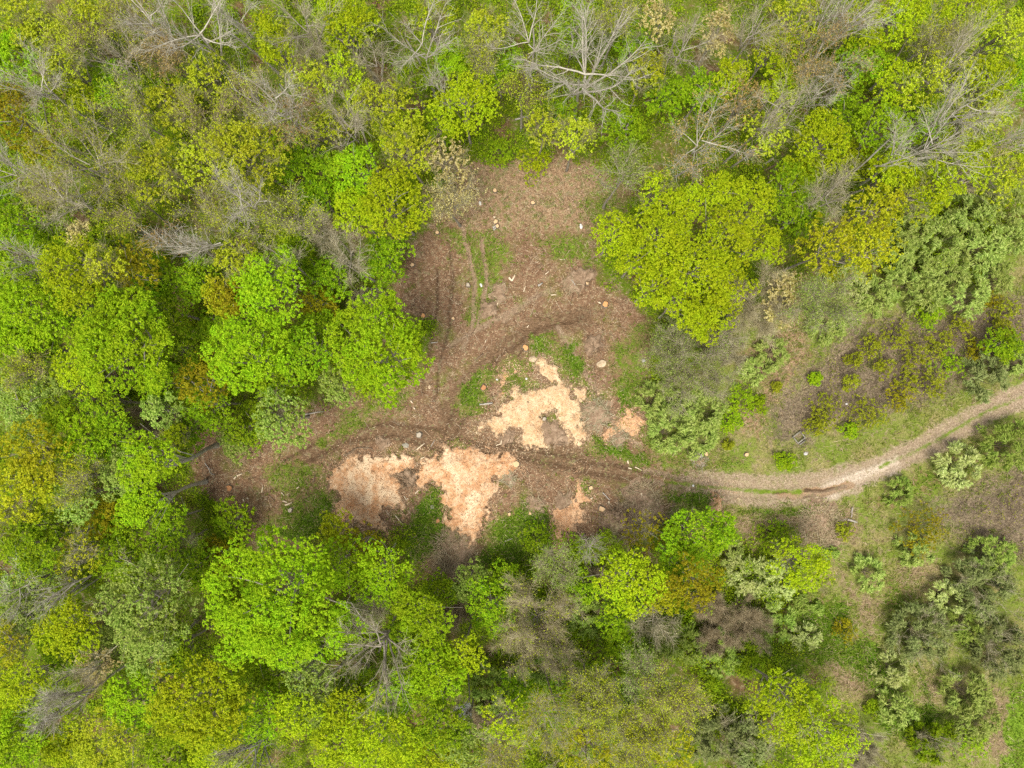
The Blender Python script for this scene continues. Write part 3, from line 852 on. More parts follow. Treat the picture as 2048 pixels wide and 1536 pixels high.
tree('T', 415, 245, 50, 'between the leaning twig row and the speckled crowns')
tree('B', 18, 345, 60, 'halfway up the left edge, leaning out of the picture', col='pale')
tree('M', 30, 440, 56, 'at the left edge under the leaning bare tree', leaf='G')
tree('O', 82, 300, 34, 'small, beside the widest leafless fan at upper left')
tree('T', 440, 425, 64, 'low in the upper left, over a pale slanting trunk', col='grey', buds='R')
tree('B', 430, 480, 60, 'with one long white slanting trunk, left of the clearing top', col='pale', nl=5, az=(205, 60), thick=1.5, tw=5)
tree('T', 590, 430, 52, 'left of the yellow twin crowns beside the clearing', col='grey')
tree('T', 655, 470, 45, 'hard against the yellow twin crowns left of the clearing', col='grey', buds=None)
tree('C', 165, 470, 24, 'small and alone among green crowns near the left edge')
tree('T', 250, 415, 50, 'under the widest leafless fan, above the yellow-green pair', buds='R')
tree('T', 105, 395, 55, 'between the left edge and the widest leafless fan', buds='R')
tree('G', 340, 180, 50, 'low in the understorey beneath the big white-limbed tree', h=6)
tree('G', 590, 330, 46, 'low between speckled crowns and the yellow twin crowns', h=6)
tree('G', 110, 455, 42, 'low beside the cream tufted tree near the left edge', h=6)
tree('T', 340, 115, 42, 'under the white limbs at the left third of the top', buds='R')
tree('T', 620, 100, 44, 'just right of the narrow yellow crown near the top', col='grey', buds=None)
tree('T', 270, 225, 50, 'in the upper left between the leaning dark trunk and the speckled crowns', col='grey', buds='S')
tree('S', 660, 255, 44, 'above the tall yellow twin crowns left of the clearing', h=7)
tree('T', 520, 420, 55, 'under the widest speckled yellow crown', col='grey')
tree('B', 360, 500, 48, 'stretched level over a mass of tan twigs at mid left', col='pale', nl=5, az=(185, 80), buds='R')
# ---- top middle
tree('Y', 708, 62, 48, 'beside the top edge, left neighbour of the white star-shaped bare tree')
tree('B', 842, 80, 74, 'shaped like a white star near the top edge, left of centre', col='pale', thick=1.25, nl=8, tw=6)
tree('B', 752, 128, 36, 'small, below left of the white star-shaped bare tree', nl=6)
tree('B', 886, 180, 36, 'small, with clawed white limbs over a lime crown', col='pale', nl=6, tw=4)
tree('Y', 930, 215, 62, 'with a broad lime crown right of the clawed small bare tree', dens=1.1)
tree('S', 780, 225, 60, 'left of the broad lime crown above the clearing')
tree('B', 1058, 78, 88, 'at the top centre, left neighbour of the largest bare tree', col='pale', nl=8, tw=6)
tree('B', 1178, 125, 128, 'with star-spread limbs at top centre, the largest bare one', col='pale', nl=15, thick=1.7, sub=9, tw=8, h=10.5, fork=10.0, top=13.2)
tree('M', 905, 118, 30, 'small, between the white star and the top centre bare trees', h=7)
tree('S', 1312, 48, 36, 'at the top edge just right of the largest bare tree', leaf='C')
tree('B', 1368, 95, 52, 'standing between cream-flowered crowns at the top edge')
tree('S', 822, 310, 52, 'above the yellow twin crowns at the clearing edge')
tree('C', 893, 325, 44, 'brown at heart, on the upper left rim of the clearing', fill=.8)
tree('T', 905, 405, 42, 'grey and see-through, on the upper left rim of the clearing', col='grey', buds='C')
tree('Y', 792, 416, 72, 'speckled and round, the lower right of the twin crowns by the clearing', dens=1.1)
tree('Y', 714, 345, 46, 'bright and tall, upper left of the twin crowns by the clearing', e=(1.4, 80), leaf='M')
tree('Y', 715, 432, 44, 'tucked under the twin crowns by the clearing')
tree('H', 1000, 302, 34, 'dark, left one of the two bushes at the clearing top', leaf='G', h=2.5)
tree('H', 1072, 322, 36, 'lime, right one of the two bushes at the clearing top', leaf='Y')
tree('S', 1150, 275, 36, 'small, above the clearing top')
tree('B', 1243, 348, 46, 'green-tinged and spindly, at the upper right rim of the clearing', buds='P', bs=1.2)
tree('S', 1308, 385, 40, 'dotted yellow, between the upper right rim and the big yellow clump', leaf='Y')
tree('B', 1405, 280, 78, 'with pale forked limbs above the big yellow clump', col='pale', nl=8, buds='R', tw=9)
tree('T', 1045, 190, 38, 'small and brown over bare leaf litter above the clearing', col='brown')
tree('G', 830, 160, 40, 'low between the white star tree and the broad lime crown', h=6)
tree('S', 975, 60, 40, 'at the top edge between the two white-limbed bare trees', h=8)
tree('G', 1240, 260, 44, 'low under the largest bare tree, to its lower right', h=5)
tree('G', 1110, 235, 38, 'low under the largest bare tree, to its lower left', h=5)
tree('S', 1085, 255, 34, 'small, in front of the leaf litter strip above the clearing', h=7)
tree('S', 725, 205, 38, 'small, left of the crowns above the twin crowns', h=8)
tree('T', 960, 120, 40, 'left of the top centre bare pair, low and grey', col='grey', buds='S', h=8)
tree('S', 1290, 150, 38, 'small, at the right tips of the largest bare tree', h=8)
tree('T', 1230, 40, 42, 'at the top edge behind the largest bare tree', col='grey', buds='S')
# ---- upper right
tree('C', 1432, 72, 36, 'in a tall creamy column at the top edge', e=(1.9, 78), fill=1.1)
tree('B', 1505, 60, 46, 'twisted, right of the tall creamy column')
tree('Y', 1546, 102, 40, 'round and lime, under the top edge right of the twisted bare tree')
tree('S', 1588, 30, 50, 'at the top edge left of the slanting white trunks')
tree('B', 1655, 36, 52, 'slanting white at the top edge, upper right', col='pale', nl=6, az=(55, 90))
tree('T', 1632, 118, 78, 'wide and grey-brown below the slanting white trunks', col='grey', buds='R', nl=10)
tree('B', 1642, 180, 46, 'star-shaped over brown litter at upper right', col='pale', nl=7)
tree('M', 1795, 40, 56, 'at the top edge, upper right', leaf='Y')
tree('Y', 1922, 34, 62, 'at the top edge near the top right corner')
tree('S', 2000, 78, 52, 'at the right edge below the top right corner')
tree('S', 1862, 165, 72, 'leaning with dark slanting trunks, upper right', twig='grey', e=(1.7, 38))
tree('B', 1900, 130, 70, 'with dark slanting trunk, running up to the top right corner', nl=6, az=(45, 90), e=(1.3, 40))
tree('Y', 1790, 170, 46, 'left of the dark slanting trunks at upper right')
tree('Y', 1760, 265, 56, 'broad, middle of the upper right wood', leaf='M')
tree('Y', 1638, 290, 56, 'round and speckled beside the brown litter gap', dens=1.1)
tree('R', 1484, 208, 40, 'above the brown litter gap at upper right')
tree('S', 1530, 270, 42, 'between the pinkish budding tree and the round speckled one')
tree('M', 1778, 345, 42, 'small round, right of the twisted grey tree above the golden crowns', leaf='Y')
tree('G', 1567, 382, 50, 'dark, between the big yellow clump and the twisted grey tree')
tree('B', 1660, 388, 50, 'twisted and twiggy beside the golden crowns', e=(1.5, 35), tw=10)
tree('A', 1748, 420, 52, 'upper of the three golden crowns, right of the big yellow clump', fill=.9)
tree('A', 1655, 505, 62, 'lower left of the three golden crowns', fill=.9)
tree('A', 1728, 500, 58, 'lower right of the three golden crowns, over silvery shrubs', fill=.9)
tree('Y', 1912, 340, 66, 'leaning, at right above the silvery shrubs', e=(1.5, 30), twigs=True)
tree('S', 1992, 352, 54, 'at the right edge above the silvery shrubs')
tree('B', 1870, 285, 74, 'with crooked white branches at right, over lime understorey', col='pale', nl=7, tw=5, az=(20, 220))
tree('B', 2015, 275, 46, 'white and crooked at the right edge', col='pale', nl=5, tw=4, az=(30, 140))
tree('S', 1960, 235, 52, 'near the right edge between two bare crowns', twig='grey', leaf='S')
tree('G', 1690, 235, 44, 'low beside the star-shaped bare tree over litter', h=6)
tree('Y', 1720, 60, 46, 'at the top edge between slanting white trunks and a broad crown')
tree('T', 1850, 90, 48, 'behind the dark slanting trunks near the top', col='grey', buds='S')
tree('Y', 1455, 165, 36, 'small, under the tall creamy column', h=8)
tree('G', 1700, 315, 38, 'low between the round speckled and the broad tree', h=6, leaf='Y')
tree('G', 2020, 170, 46, 'at the right edge below the thin-leaved corner tree', h=7)
tree('S', 1835, 400, 46, 'between the golden crowns and the leaning tree at right', leaf='Y')
# ---- the big yellow clump right of the clearing
tree('Y', 1228, 472, 46, 'at the left tip of the big clump beside the clearing', h=8.5, vh=1.05)
tree('Y', 1318, 478, 55, 'in the middle left of the big clump beside the clearing', dens=1.1, h=11, vh=1.05)
tree('Y', 1385, 408, 42, 'at the top of the big clump beside the clearing', h=9, vh=1.05)
tree('Y', 1445, 385, 39, 'second from the top of the big clump beside the clearing', h=10, vh=1.05)
tree('Y', 1508, 405, 40, 'at the top right of the big clump beside the clearing', h=9.5, vh=1.05)
tree('Y', 1450, 470, 51, 'at the heart of the big clump beside the clearing', dens=1.1, h=12, vh=1.05)
tree('Y', 1525, 490, 37, 'at the right tip of the big clump beside the clearing', h=8.5, vh=1.05)
tree('Y', 1385, 540, 55, 'below the heart of the big clump beside the clearing', h=11, vh=1.05)
tree('Y', 1312, 575, 48, 'at the lower left of the big clump, hanging over brown ground', h=9.5, vh=1.05)
tree('Y', 1455, 565, 46, 'at the lower right of the big clump, next to cream-edged twigs', h=10.5, vh=1.05)
tree('Y', 1365, 615, 40, 'near the bottom of the big clump beside the clearing', h=9, vh=1.05)
tree('Y', 1402, 650, 30, 'at the bottom tip of the big clump beside the clearing', h=7.5, vh=1.05)
tree('C', 1566, 595, 40, 'brown-twigged with a cream right rim, right of the yellow clump', e=(2.0, 72), fill=1.3, ls=1.1, twig='brown', h=9)
tree('T', 1512, 612, 72, 'brown and fanned between the yellow clump and the cream rim', col='straw', bark='grey', buds=None, h=8, tw=34, nl=12)
# ---- right side: silvery belt
tree('B', 1640, 610, 52, 'hazy grey beside the silvery belt at right', tw=26, twr=.8, thick=.7, buds='P')
WS = [(1835,440,44,'W','upper left end of the silvery belt'),(1885,478,52,'W','big, in the middle of the silvery belt'),(1948,430,50,'W','upper middle of the silvery belt'),
(2012,412,48,'W','upper right end of the silvery belt, at the edge'),(1982,492,48,'W','right of middle in the silvery belt'),(1800,500,42,'W','left of middle in the silvery belt'),
(1925,530,46,'W','lower middle of the silvery belt'),(2030,470,34,'W','at the right edge, below the top of the silvery belt'),(1860,545,42,'W','lower left of middle in the silvery belt'),
(1700,565,36,'V','under the golden crowns, left end of the silvery belt'),(1755,592,36,'W','just right of the pale shrub under the golden crowns'),(1800,560,36,'W','between the golden crowns and the dark brambles'),
(1950,588,42,'W','bottom of the silvery belt, right part'),(1850,590,38,'W','bottom of the silvery belt, above the dark brambles'),(2000,555,34,'W','low at right, edging tan grass'),
(1660,650,36,'W','below the hazy grey tree, on the tan grass')]
for a in WS: tree(a[3], a[0], a[1], a[2], a[4], h=None or (3.0 if a[2] > 40 else 1.8))
tree('H', 1862, 628, 30, 'edging the upper side of the dark brambles')
tree('H', 1945, 555, 24, 'deep inside the silvery belt')
tree('L', 2020, 625, 30, 'at the right edge above the dark brambles')
tree('N', 1985, 600, 22, 'small, at the foot of the silvery belt')
tree('T', 1375, 735, 86, 'grey and hazy right of the chip heap, below the yellow clump', col='grey', buds='P', bf=.3, tw=30, nl=13, twr=1.0, h=5, top=8)
tree('T', 1330, 690, 46, 'faint and thin beside the green verge of the clearing', col='grey', buds='P', h=4, top=6.5, twr=.8)
tree('K', 1440, 690, 46, 'grey-brown, under the bottom tip of the yellow clump', col='grey')
tree('W', 1345, 855, 50, 'left part of the big silvery clump above the road bend', h=2.6)
tree('W', 1410, 822, 48, 'upper part of the big silvery clump above the road bend', h=2.6)
tree('W', 1400, 870, 42, 'lower part of the big silvery clump above the road bend', h=2)
tree('W', 1318, 795, 34, 'small, at the left tip of the silvery clump by the chips', h=2)
tree('W', 1545, 705, 30, 'small upper one of the pair on tan grass')
tree('W', 1510, 742, 24, 'small lower one of the pair on tan grass')
tree('H', 1482, 800, 34, 'right of the big silvery clump')
tree('H', 1462, 842, 28, 'below the other bright shrub, right of the silvery clump')
tree('H', 1518, 808, 18, 'little, on the tan grass edge by the silvery clump')
tree('L', 1552, 773, 11, 'tiny and round, alone on tan grass')
tree('H', 1630, 757, 14, 'tiny, at the left edge of the dark brambles')
tree('L', 1458, 890, 11, 'tiny and round, alone above the road bend')
tree('H', 1570, 922, 20, 'small, alone just above the muddy road')
tree('L', 1655, 825, 40, 'airy, above the wooden frame, left of two')
tree('L', 1740, 826, 38, 'airy, above the wooden frame, right of two')
tree('L', 1630, 853, 20, 'tiny, next to the wooden frame')
tree('H', 1698, 860, 18, 'tiny, between the wooden frame and the gravel road')
tree('N', 1802, 797, 28, 'on the lower edge of the dark brambles')
tree('L', 1865, 765, 32, 'in the lower dark brambles, left of the green cone')
tree('L', 1908, 728, 30, 'dense and green, beside the grey sage bush near the right edge', leaf='H')
tree('W', 1978, 757, 44, 'round, above the gravel road at the right edge', leaf='D', look='grey sage rounded shrub')
tree('W', 2038, 715, 30, 'cut by the right edge above the gravel road')
tree('G', 1995, 690, 34, 'in the dark brambles near the right edge', h=2, look='low mid green bush')
tree('N', 1955, 700, 22, 'small, in the dark brambles near the grey sage bush')
for a, b, r, w in ([(1745,690,16,'small, at the upper left of the dark brambles'),(1800,672,20,'small, at the upper middle of the dark brambles'),(1835,710,18,'small, in the very middle of the dark brambles'),
    (1770,735,14,'tiny, left of middle in the dark brambles'),(1880,690,20,'small, right of middle in the dark brambles'),(1710,720,12,'tiny, at the left end of the dark brambles'),(1822,752,18,'small, low in the dark brambles'),
    (1700,765,13,'tiny, at the lower left of the dark brambles'),(1930,655,22,'small, at the upper right of the dark brambles'),(2010,660,22,'small, far right in the dark brambles')]):
    tree('L', a, b, r * 1.45, w, dens=.8)
tree('V', 1922, 932, 46, 'alone below the gravel road near the right edge')
tree('V', 2022, 892, 52, 'at the right edge below the gravel road', leaf='P', look='yellowish green feathery shrub')
# ---- bottom right
tree('G', 1378, 1068, 62, 'below the orange chips at the road bend', h=6)
tree('O', 1385, 1160, 52, 'below the road bend, beside a yellow crown')
tree('W', 1458, 1105, 28, 'small, right of the copper tree')
tree('W', 1498, 1150, 40, 'left of two under the spreading yellow tree', leaf='V')
tree('W', 1548, 1172, 42, 'right of two under the spreading yellow tree', leaf='V')
tree('Y', 1592, 1125, 56, 'spreading feathery sprays below the muddy road', h=5, twigs=True, twig='olive')
tree('H', 1548, 1070, 32, 'dark, in the reddish straw below the muddy road', leaf='G')
tree('K', 1485, 1240, 46, 'round, left of the bright tussock at lower right')
tree('K', 1414, 1208, 28, 'small, under the copper tree')
tree('W', 1556, 1240, 38, 'like a brushed tussock, right of a round brown shrub', leaf='P', look='soft green feathery shrub')
tree('H', 1604, 1208, 20, 'small, in the rough grass under the spreading yellow tree', leaf='P')
tree('H', 1636, 1216, 12, 'tiny, in the rough grass under the spreading yellow tree', leaf='P')
tree('V', 1614, 1278, 24, 'small, in the rough grass right of the brushed tussock')
tree('N', 1692, 1264, 24, 'low, in the middle of the rough grass')
tree('V', 1740, 1148, 30, 'alone in the upper rough grass', leaf='W')
tree('H', 1666, 1105, 13, 'tiny, beside the spreading yellow tree', leaf='P')
tree('L', 1690, 1062, 16, 'tiny, below the fallen pale branch')
tree('N', 1848, 1060, 52, 'broad, below the gravel road, with silvery skirts')
tree('W', 1832, 1104, 30, 'at the foot of the broad orange-olive shrub')
tree('W', 1800, 985, 24, 'small, on the verge right of the muddy road', leaf='P')
tree('W', 1988, 1112, 42, 'at right over the large dark shrub', leaf='P')
tree('D', 1972, 1172, 64, 'large, at right, upper of three')
tree('V', 1895, 1196, 30, 'leaning on the left of the upper dark shrub')
tree('D', 1848, 1274, 64, 'large and solitary in the grass, left of three')
tree('W', 1942, 1250, 38, 'between the three large dark shrubs', leaf='P', look='green feathery shrub')
tree('D', 2008, 1300, 62, 'at the right edge, lowest of three')
tree('V', 1787, 1345, 30, 'alone in the lower rough grass')
tree('W', 1798, 1422, 36, 'lowest one standing alone in the rough grass')
tree('W', 1938, 1392, 48, 'upper of two left of the mown corner')
tree('W', 1955, 1440, 44, 'lower of two left of the mown corner')
tree('L', 1945, 1488, 38, 'at the bottom left of the mown corner', leaf='H')
tree('D', 1870, 1490, 46, 'low, at the bottom edge left of the mown corner', leaf='G', look='dull olive bush')
tree('Y', 1560, 1405, 72, 'left half of the branching pair at the bottom edge', twigs=True, twig='grey', h=8)
tree('Y', 1635, 1462, 82, 'right half of the branching pair at the bottom edge', twigs=True, twig='grey', h=8)
tree('D', 1438, 1486, 60, 'at the bottom edge left of the branching yellow pair', h=4)
tree('D', 1512, 1500, 48, 'at the bottom edge, touching the branching yellow pair', h=3.5)
tree('W', 1440, 1310, 46, 'left of the branching yellow pair, above it', leaf='P', look='soft green broad shrub')
tree('W', 1375, 1290, 36, 'in the green thicket under the copper tree', leaf='P', look='soft green mid-sized shrub')
tree('K', 1425, 1275, 34, 'between soft green shrubs right of bottom centre')
tree('K', 1720, 1500, 40, 'grey, at the bottom edge right of the branching yellow pair', col='grey')
tree('H', 1750, 1420, 20, 'small, at right of the branching yellow pair')
# ---- bottom middle
tree('Y', 768, 1145, 62, 'bushy and bright at the lower edge of the chips', leaf='M', h=8)
tree('A', 677, 1055, 32, 'small, at the lower left tip of the chips', h=5)
tree('O', 730, 1085, 34, 'thin, below the left heap of chips', h=4, fill=.6)
tree('B', 745, 1213, 28, 'small and grey, under the bushy bright tree', col='grey', tw=10, nl=9, h=6)
tree('M', 842, 1225, 54, 'upper one of two right of the dead tree at bottom')
tree('M', 865, 1338, 66, 'lower one of two right of the dead tree at bottom')
tree('Y', 930, 1308, 42, 'beside the two lime trees at bottom centre')
tree('X', 755, 1305, 92, 'at bottom, left of two lime trees', nl=12, az=(215, 230), sub=8, thick=1.7, h=12, fork=11, tw=9)
tree('K', 910, 1215, 32, 'hazy, right of the upper lime tree at bottom centre')
tree('T', 1076, 1258, 108, 'huge and fuzzy at bottom centre, the widest of the leafless', col='straw', bark='grey', nl=16, sub=11, tw=36, twr=1.1, h=6, top=8.5, fork=3, buds='S', bf=.10)
tree('P', 985, 1210, 52, 'left of the huge fuzzy crown at bottom centre', h=5, leaf='G')
tree('W', 1178, 1240, 42, 'on the right flank of the huge fuzzy crown', leaf='P', look='fresh green feathery shrub', h=3.5)
tree('W', 1090, 1345, 46, 'below the huge fuzzy crown', leaf='P', look='muted green feathery shrub', h=3)
tree('W', 985, 1385, 48, 'lower left of the huge fuzzy crown', leaf='P', look='muted green wide shrub', h=3)
tree('B', 1108, 1128, 36, 'small, upright in green brush below the chips', col='grey', h=5, top=8, tw=10, buds='P')
tree('B', 1180, 1095, 20, 'tiny and white, at the bottom tip of the orange chips', col='pale', h=3.5, top=5, nl=9, sub=4)
tree('Y', 1255, 1160, 66, 'with a trunk showing, below the brown brush', h=9, dens=1.1)
tree('O', 1325, 1190, 38, 'between the yellow crown and its copper neighbour', leaf='A')
tree('H', 1150, 1100, 40, 'left of the tiny white bare tree', h=2)
tree('H', 1215, 1085, 26, 'right of the tiny white bare tree', h=2)
tree('S', 1285, 1060, 44, 'airy olive, over the brown brush at the road bend', h=5, leaf='O', fill=.5)
tree('K', 1192, 1175, 32, 'left of the yellow crown with its trunk showing')
tree('B', 1305, 1240, 38, 'small, grey, under the yellow and copper crowns', h=6, tw=10)
tree('L', 1186, 1340, 42, 'dense, at lower right of the huge fuzzy crown', leaf='H')
tree('G', 1250, 1300, 44, 'dark, in the thicket right of the huge fuzzy crown', h=4)
tree('G', 1165, 1170, 30, 'low, right above the huge fuzzy crown', h=3)
tree('G', 940, 1160, 36, 'low, left end of the green brush below the chips', h=3, leaf='P')
tree('Y', 765, 1465, 82, 'broad at the bottom edge left of centre', leaf='Y', fill=1.1)
tree('G', 880, 1440, 60, 'darker, right of the broad crown at the bottom edge')
tree('F' if False else 'C', 926, 1421, 13, 'tiny and white-flowered, bottom centre', leaf='F', h=8, look='white blossoming sapling')
tree('P', 935, 1475, 48, 'at the bottom edge right of the white blossom')
tree('S', 1022, 1430, 52, 'at the bottom edge right of centre', leaf='Y', twig='grey')
tree('K', 975, 1440, 30, 'between pale crowns at the bottom edge')
tree('T', 1000, 1508, 48, 'at the bottom edge, dotted yellow', buds='A', col='grey')
tree('B', 1090, 1430, 56, 'dotted with few leaves at the bottom, right of centre', buds='A', tw=10)
tree('T', 1185, 1395, 60, 'at bottom, above a yellow-dotted crown', col='grey', buds='S', tw=26, nl=12)
tree('S', 1175, 1500, 60, 'at the bottom edge, yellow-dotted over grey twigs', leaf='A', twig='grey')
tree('T', 1330, 1395, 62, 'brownish pink, left of the dark bottom shrubs', col='tan', buds='R', tw=26, nl=12)
tree('T', 1270, 1465, 56, 'at the bottom edge between dotted crowns', col='grey', buds='A', tw=26, nl=12)
tree('A', 1345, 1500, 44, 'at the bottom edge left of the dark shrubs', fill=.7)
tree('T', 1290, 1340, 44, 'thin, grey, in the thicket right of bottom centre', col='grey', buds='P')
# ---- bottom left
tree('M', 566, 1192, 148, 'huge and round at lower left, the largest crown of all', dens=1.15, h=11)
tree('G', 680, 1128, 50, 'dark, joined to the right of the largest crown', h=7, leaf='M')
tree('M', 415, 1395, 98, 'big and round at the bottom, lower left of the largest crown', leaf='Y', ls=1.15)
tree('M', 272, 1392, 54, 'vivid, left of the big round bottom crown')
tree('P', 310, 1212, 100, 'broad and mottled, left of the largest crown', dens=1.1, twigs=True, twig='grey')
tree('M', 148, 1250, 60, 'smooth-domed, left of the broad mottled tree', leaf='Y')
tree('S', 168, 1105, 46, 'sparse, golden leaves on a bent white trunk at lower left', leaf='A', fill=.6, twig='grey')
tree('B', 130, 1175, 48, 'with a single bent white trunk at lower left', col='pale', nl=4, az=(215, 50), thick=1.6)
tree('C', 203, 1325, 34, 'pinkish, under the broad mottled tree', fill=.8)
tree('B', 140, 1415, 54, 'with white limbs near the bottom left corner', col='pale', tw=12, nl=7, az=(190, 190))
tree('B', 178, 1345, 42, 'with one long straight limb, beside the pinkish tufted tree', nl=5)
tree('M', 42, 1468, 58, 'in the bottom left corner')
tree('Y', 230, 1478, 72, 'tan-tinted, at the bottom edge near the left corner', leaf='S')
tree('M', 350, 1515, 48, 'at the bottom edge below the big round crown')
tree('Y', 60, 1368, 50, 'at the left edge above the bottom corner')
tree('Y', 598, 1420, 48, 'between the big round crown and the dead tree')
tree('S', 615, 1338, 42, 'just under the largest crown', leaf='P', twig='dark')
tree('X', 508, 1500, 62, 'at the bottom edge with a dark forked trunk', nl=9, az=(235, 150), h=11, thick=1.5, bark='dark')
tree('Y', 682, 1482, 58, 'at the bottom edge between dead tree and broad crown')
tree('G', 78, 1095, 60, 'soft, at the left edge below the golden tree')
tree('T', 372, 1078, 42, 'hazy grey, at the lower left corner of the clearing', col='grey', buds='P', h=4, top=6.5)
tree('O', 432, 1108, 32, 'low, brown, next to the top of the largest crown', h=4)
tree('G', 470, 1040, 40, 'low, in the lower left of the clearing', h=2.5, look='fresh green low tree')
tree('G', 215, 1030, 46, 'low, right of the golden tree at left', h=6, leaf='O')
tree('T', 30, 1040, 46, 'at the left edge under the golden tree', col='grey', buds='S')
tree('B', 30, 1180, 50, 'pale, halfway down the left edge of the lower quarter', col='pale', nl=6)
tree('Y', 240, 1120, 44, 'between the broad mottled tree and the sparse golden one', leaf='G', h=7)
tree('S', 20, 1285, 44, 'at the left edge beside the smooth-domed tree', leaf='A')
tree('G', 640, 1270, 40, 'dark, tucked under the right of the largest crown', h=6)
tree('G', 60, 1220, 46, 'soft, left edge, above the thin golden one', h=8, leaf='P')
# ---- middle left
tree('M', 265, 683, 104, 'heart-shaped and big at mid left', dens=1.1, ls=1.1)
tree('M', 502, 704, 82, 'round, the left one of two beside the dirt arm', dens=1.1)
tree('M', 612, 705, 52, 'thinner and darker, between the two round limes', leaf='G', fill=.8)
tree('M', 762, 692, 104, 'round and nearest the clearing, the right one of two', dens=1.1, ls=1.05)
tree('P', 683, 768, 38, 'tucked below the lime tree nearest the clearing', h=8)
tree('M', 70, 630, 78, 'at the left edge above the heart-shaped tree', leaf='M')
tree('Y', 165, 550, 74, 'with a bright dome above the heart-shaped tree')
tree('S', 218, 533, 36, 'small pale dome between the bright and the olive one', h=12)
tree('O', 282, 535, 48, 'above right of the heart-shaped tree')
tree('M', 550, 580, 72, 'under a grey-twigged tree, above the two round limes')
tree('B', 570, 535, 46, 'grey, lying over a lime crown above the two round limes', tw=7, nl=6)
tree('O', 446, 592, 36, 'between the olive dome and the lime crown', leaf='A')
tree('G', 400, 560, 44, 'dark, right of the olive dome', h=7)
tree('Y', 165, 737, 46, 'tucked below the heart-shaped tree')
tree('O', 412, 765, 48, 'olive-topped, left of the round lime tree')
tree('Y', 424, 812, 46, 'lower half of the olive-topped pair', leaf='G', h=7)
tree('P', 570, 842, 54, 'round and soft, on the upper left rim of the clearing', h=7)
tree('P', 332, 820, 38, 'left of the olive-topped pair', h=7)
tree('G', 215, 812, 42, 'below the heart-shaped tree', h=8)
tree('M', 168, 880, 50, 'small and vivid, right of the golden tree at left')
tree('A', 85, 905, 72, 'upper half of the golden pair at the left edge', fill=1.1)
tree('A', 55, 980, 66, 'lower half of the golden pair at the left edge', fill=1.1)
tree('K', 262, 868, 48, 'with curved twigs, between vivid crowns left of the clearing', h=5, col='tan')
tree('M', 300, 917, 52, 'with a pale trunk showing, left end of the clearing', h=12.4, bark='pale', tr=1.9)
tree('M', 288, 1003, 44, 'below the one with a pale trunk, left end of the clearing', h=11, bark='pale', leaf='M', tr=1.7)
tree('S', 355, 868, 26, 'little, just above the fallen-looking pale trunk', leaf='Y', h=7)
tree('K', 152, 797, 32, 'pinkish, right of two left of the clearing', h=5, col='tan')
tree('K', 122, 790, 30, 'grey, left of two left of the clearing', h=5, col='grey')
tree('G', 45, 805, 56, 'soft, at the left edge above the golden pair', h=8, leaf='P')
tree('T', 62, 732, 42, 'at the left edge, below the lime tree there', buds='S')
tree('T', 172, 950, 48, 'grey and fuzzy between the golden pair and the trunk-showing limes', col='grey', buds='S')
tree('K', 522, 800, 30, 'grey, under the round lime tree by the dirt arm', col='grey', h=5)
tree('G', 768, 522, 50, 'at the upper left rim of the clearing', h=6)
tree('B', 700, 525, 44, 'grey, left of the green tree on the clearing rim', tw=9)
tree('K', 715, 600, 30, 'grey, above the lime tree nearest the clearing', col='grey', h=6)
tree('Y', 460, 600, 30, 'small, just above the left round lime', leaf='O', h=9)
tree('G', 330, 625, 50, 'dark, filling the notch of the heart-shaped tree', h=7)
tree('G', 660, 560, 44, 'dark, above the two round limes, near the clearing', h=5)
tree('G', 560, 770, 40, 'low, under the gap of the two round limes', h=6)
tree('O', 640, 610, 34, 'low, in the shade right of the lime crown', h=5)
tree('B', 40, 510, 46, 'thin and white, at the left edge, mid height', col='pale', nl=5)
tree('G', 90, 700, 40, 'left of the heart-shaped tree', h=8)
tree('G', 365, 700, 40, 'low, between the heart-shaped and the round lime', h=5)
tree('G', 250, 950, 44, 'soft, left of the trunk-showing limes', h=8, leaf='P')
tree('G', 480, 880, 36, 'low, in the upper left corner of the clearing', h=2.5, leaf='P')
tree('S', 480, 520, 46, 'at mid left above the lime crown', twig='grey')
tree('K', 200, 745, 26, 'dark, under the heart-shaped tree', h=5)

# ---- crowns that fill the canopy between the leading ones
tree('G', 112, 1048, 52, 'below the golden pair at the left, soft and full', h=7)
tree('P', 68, 1160, 50, 'left of the sparse golden tree at lower left', h=7)
tree('G', 128, 1300, 46, 'directly under the smooth-domed tree', h=6)
tree('Y', 22, 1232, 42, 'cut by the left edge, level with the smooth-domed tree', h=7, leaf='G')
tree('G', 250, 1060, 42, 'above the broad mottled tree, left of hazy grey twigs', h=6)
tree('G', 395, 1132, 44, 'low between the mottled tree and the largest crown', h=5)
tree('G', 325, 1098, 44, 'low on the upper rim of the broad mottled tree', h=6)
tree('G', 225, 1290, 40, 'low on the lower left rim of the broad mottled tree', h=7, leaf='P')
tree('G', 365, 1300, 44, 'darker, wedged between mottled, big round and vivid crowns', h=7)
tree('Y', 480, 1310, 40, 'between the big round crown and the largest crown', h=8, leaf='M')
tree('P', 645, 1395, 52, 'mottled, between the largest crown and the dead tree', h=8)
tree('G', 705, 1255, 44, 'dark, in the shade above the dead tree', h=5)
tree('G', 700, 1370, 44, 'dark, right behind the dead tree limbs', h=5)
tree('G', 800, 1270, 36, 'dark, between the dead tree and the upper lime tree', h=5)
tree('M', 790, 1385, 44, 'below the lower lime tree at bottom centre', h=9, leaf='G')
tree('G', 560, 1350, 44, 'darker, just below the middle of the largest crown', h=6)
tree('Y', 520, 1430, 50, 'right of the big round bottom crown', h=9, leaf='M')
tree('Y', 440, 1500, 52, 'at the bottom edge under the big round crown', h=9)
tree('M', 130, 1480, 44, 'beside the white-limbed tree in the bottom left', h=8, leaf='Y')
tree('Y', 30, 1420, 40, 'at the left edge just above the corner lime tree', h=8)
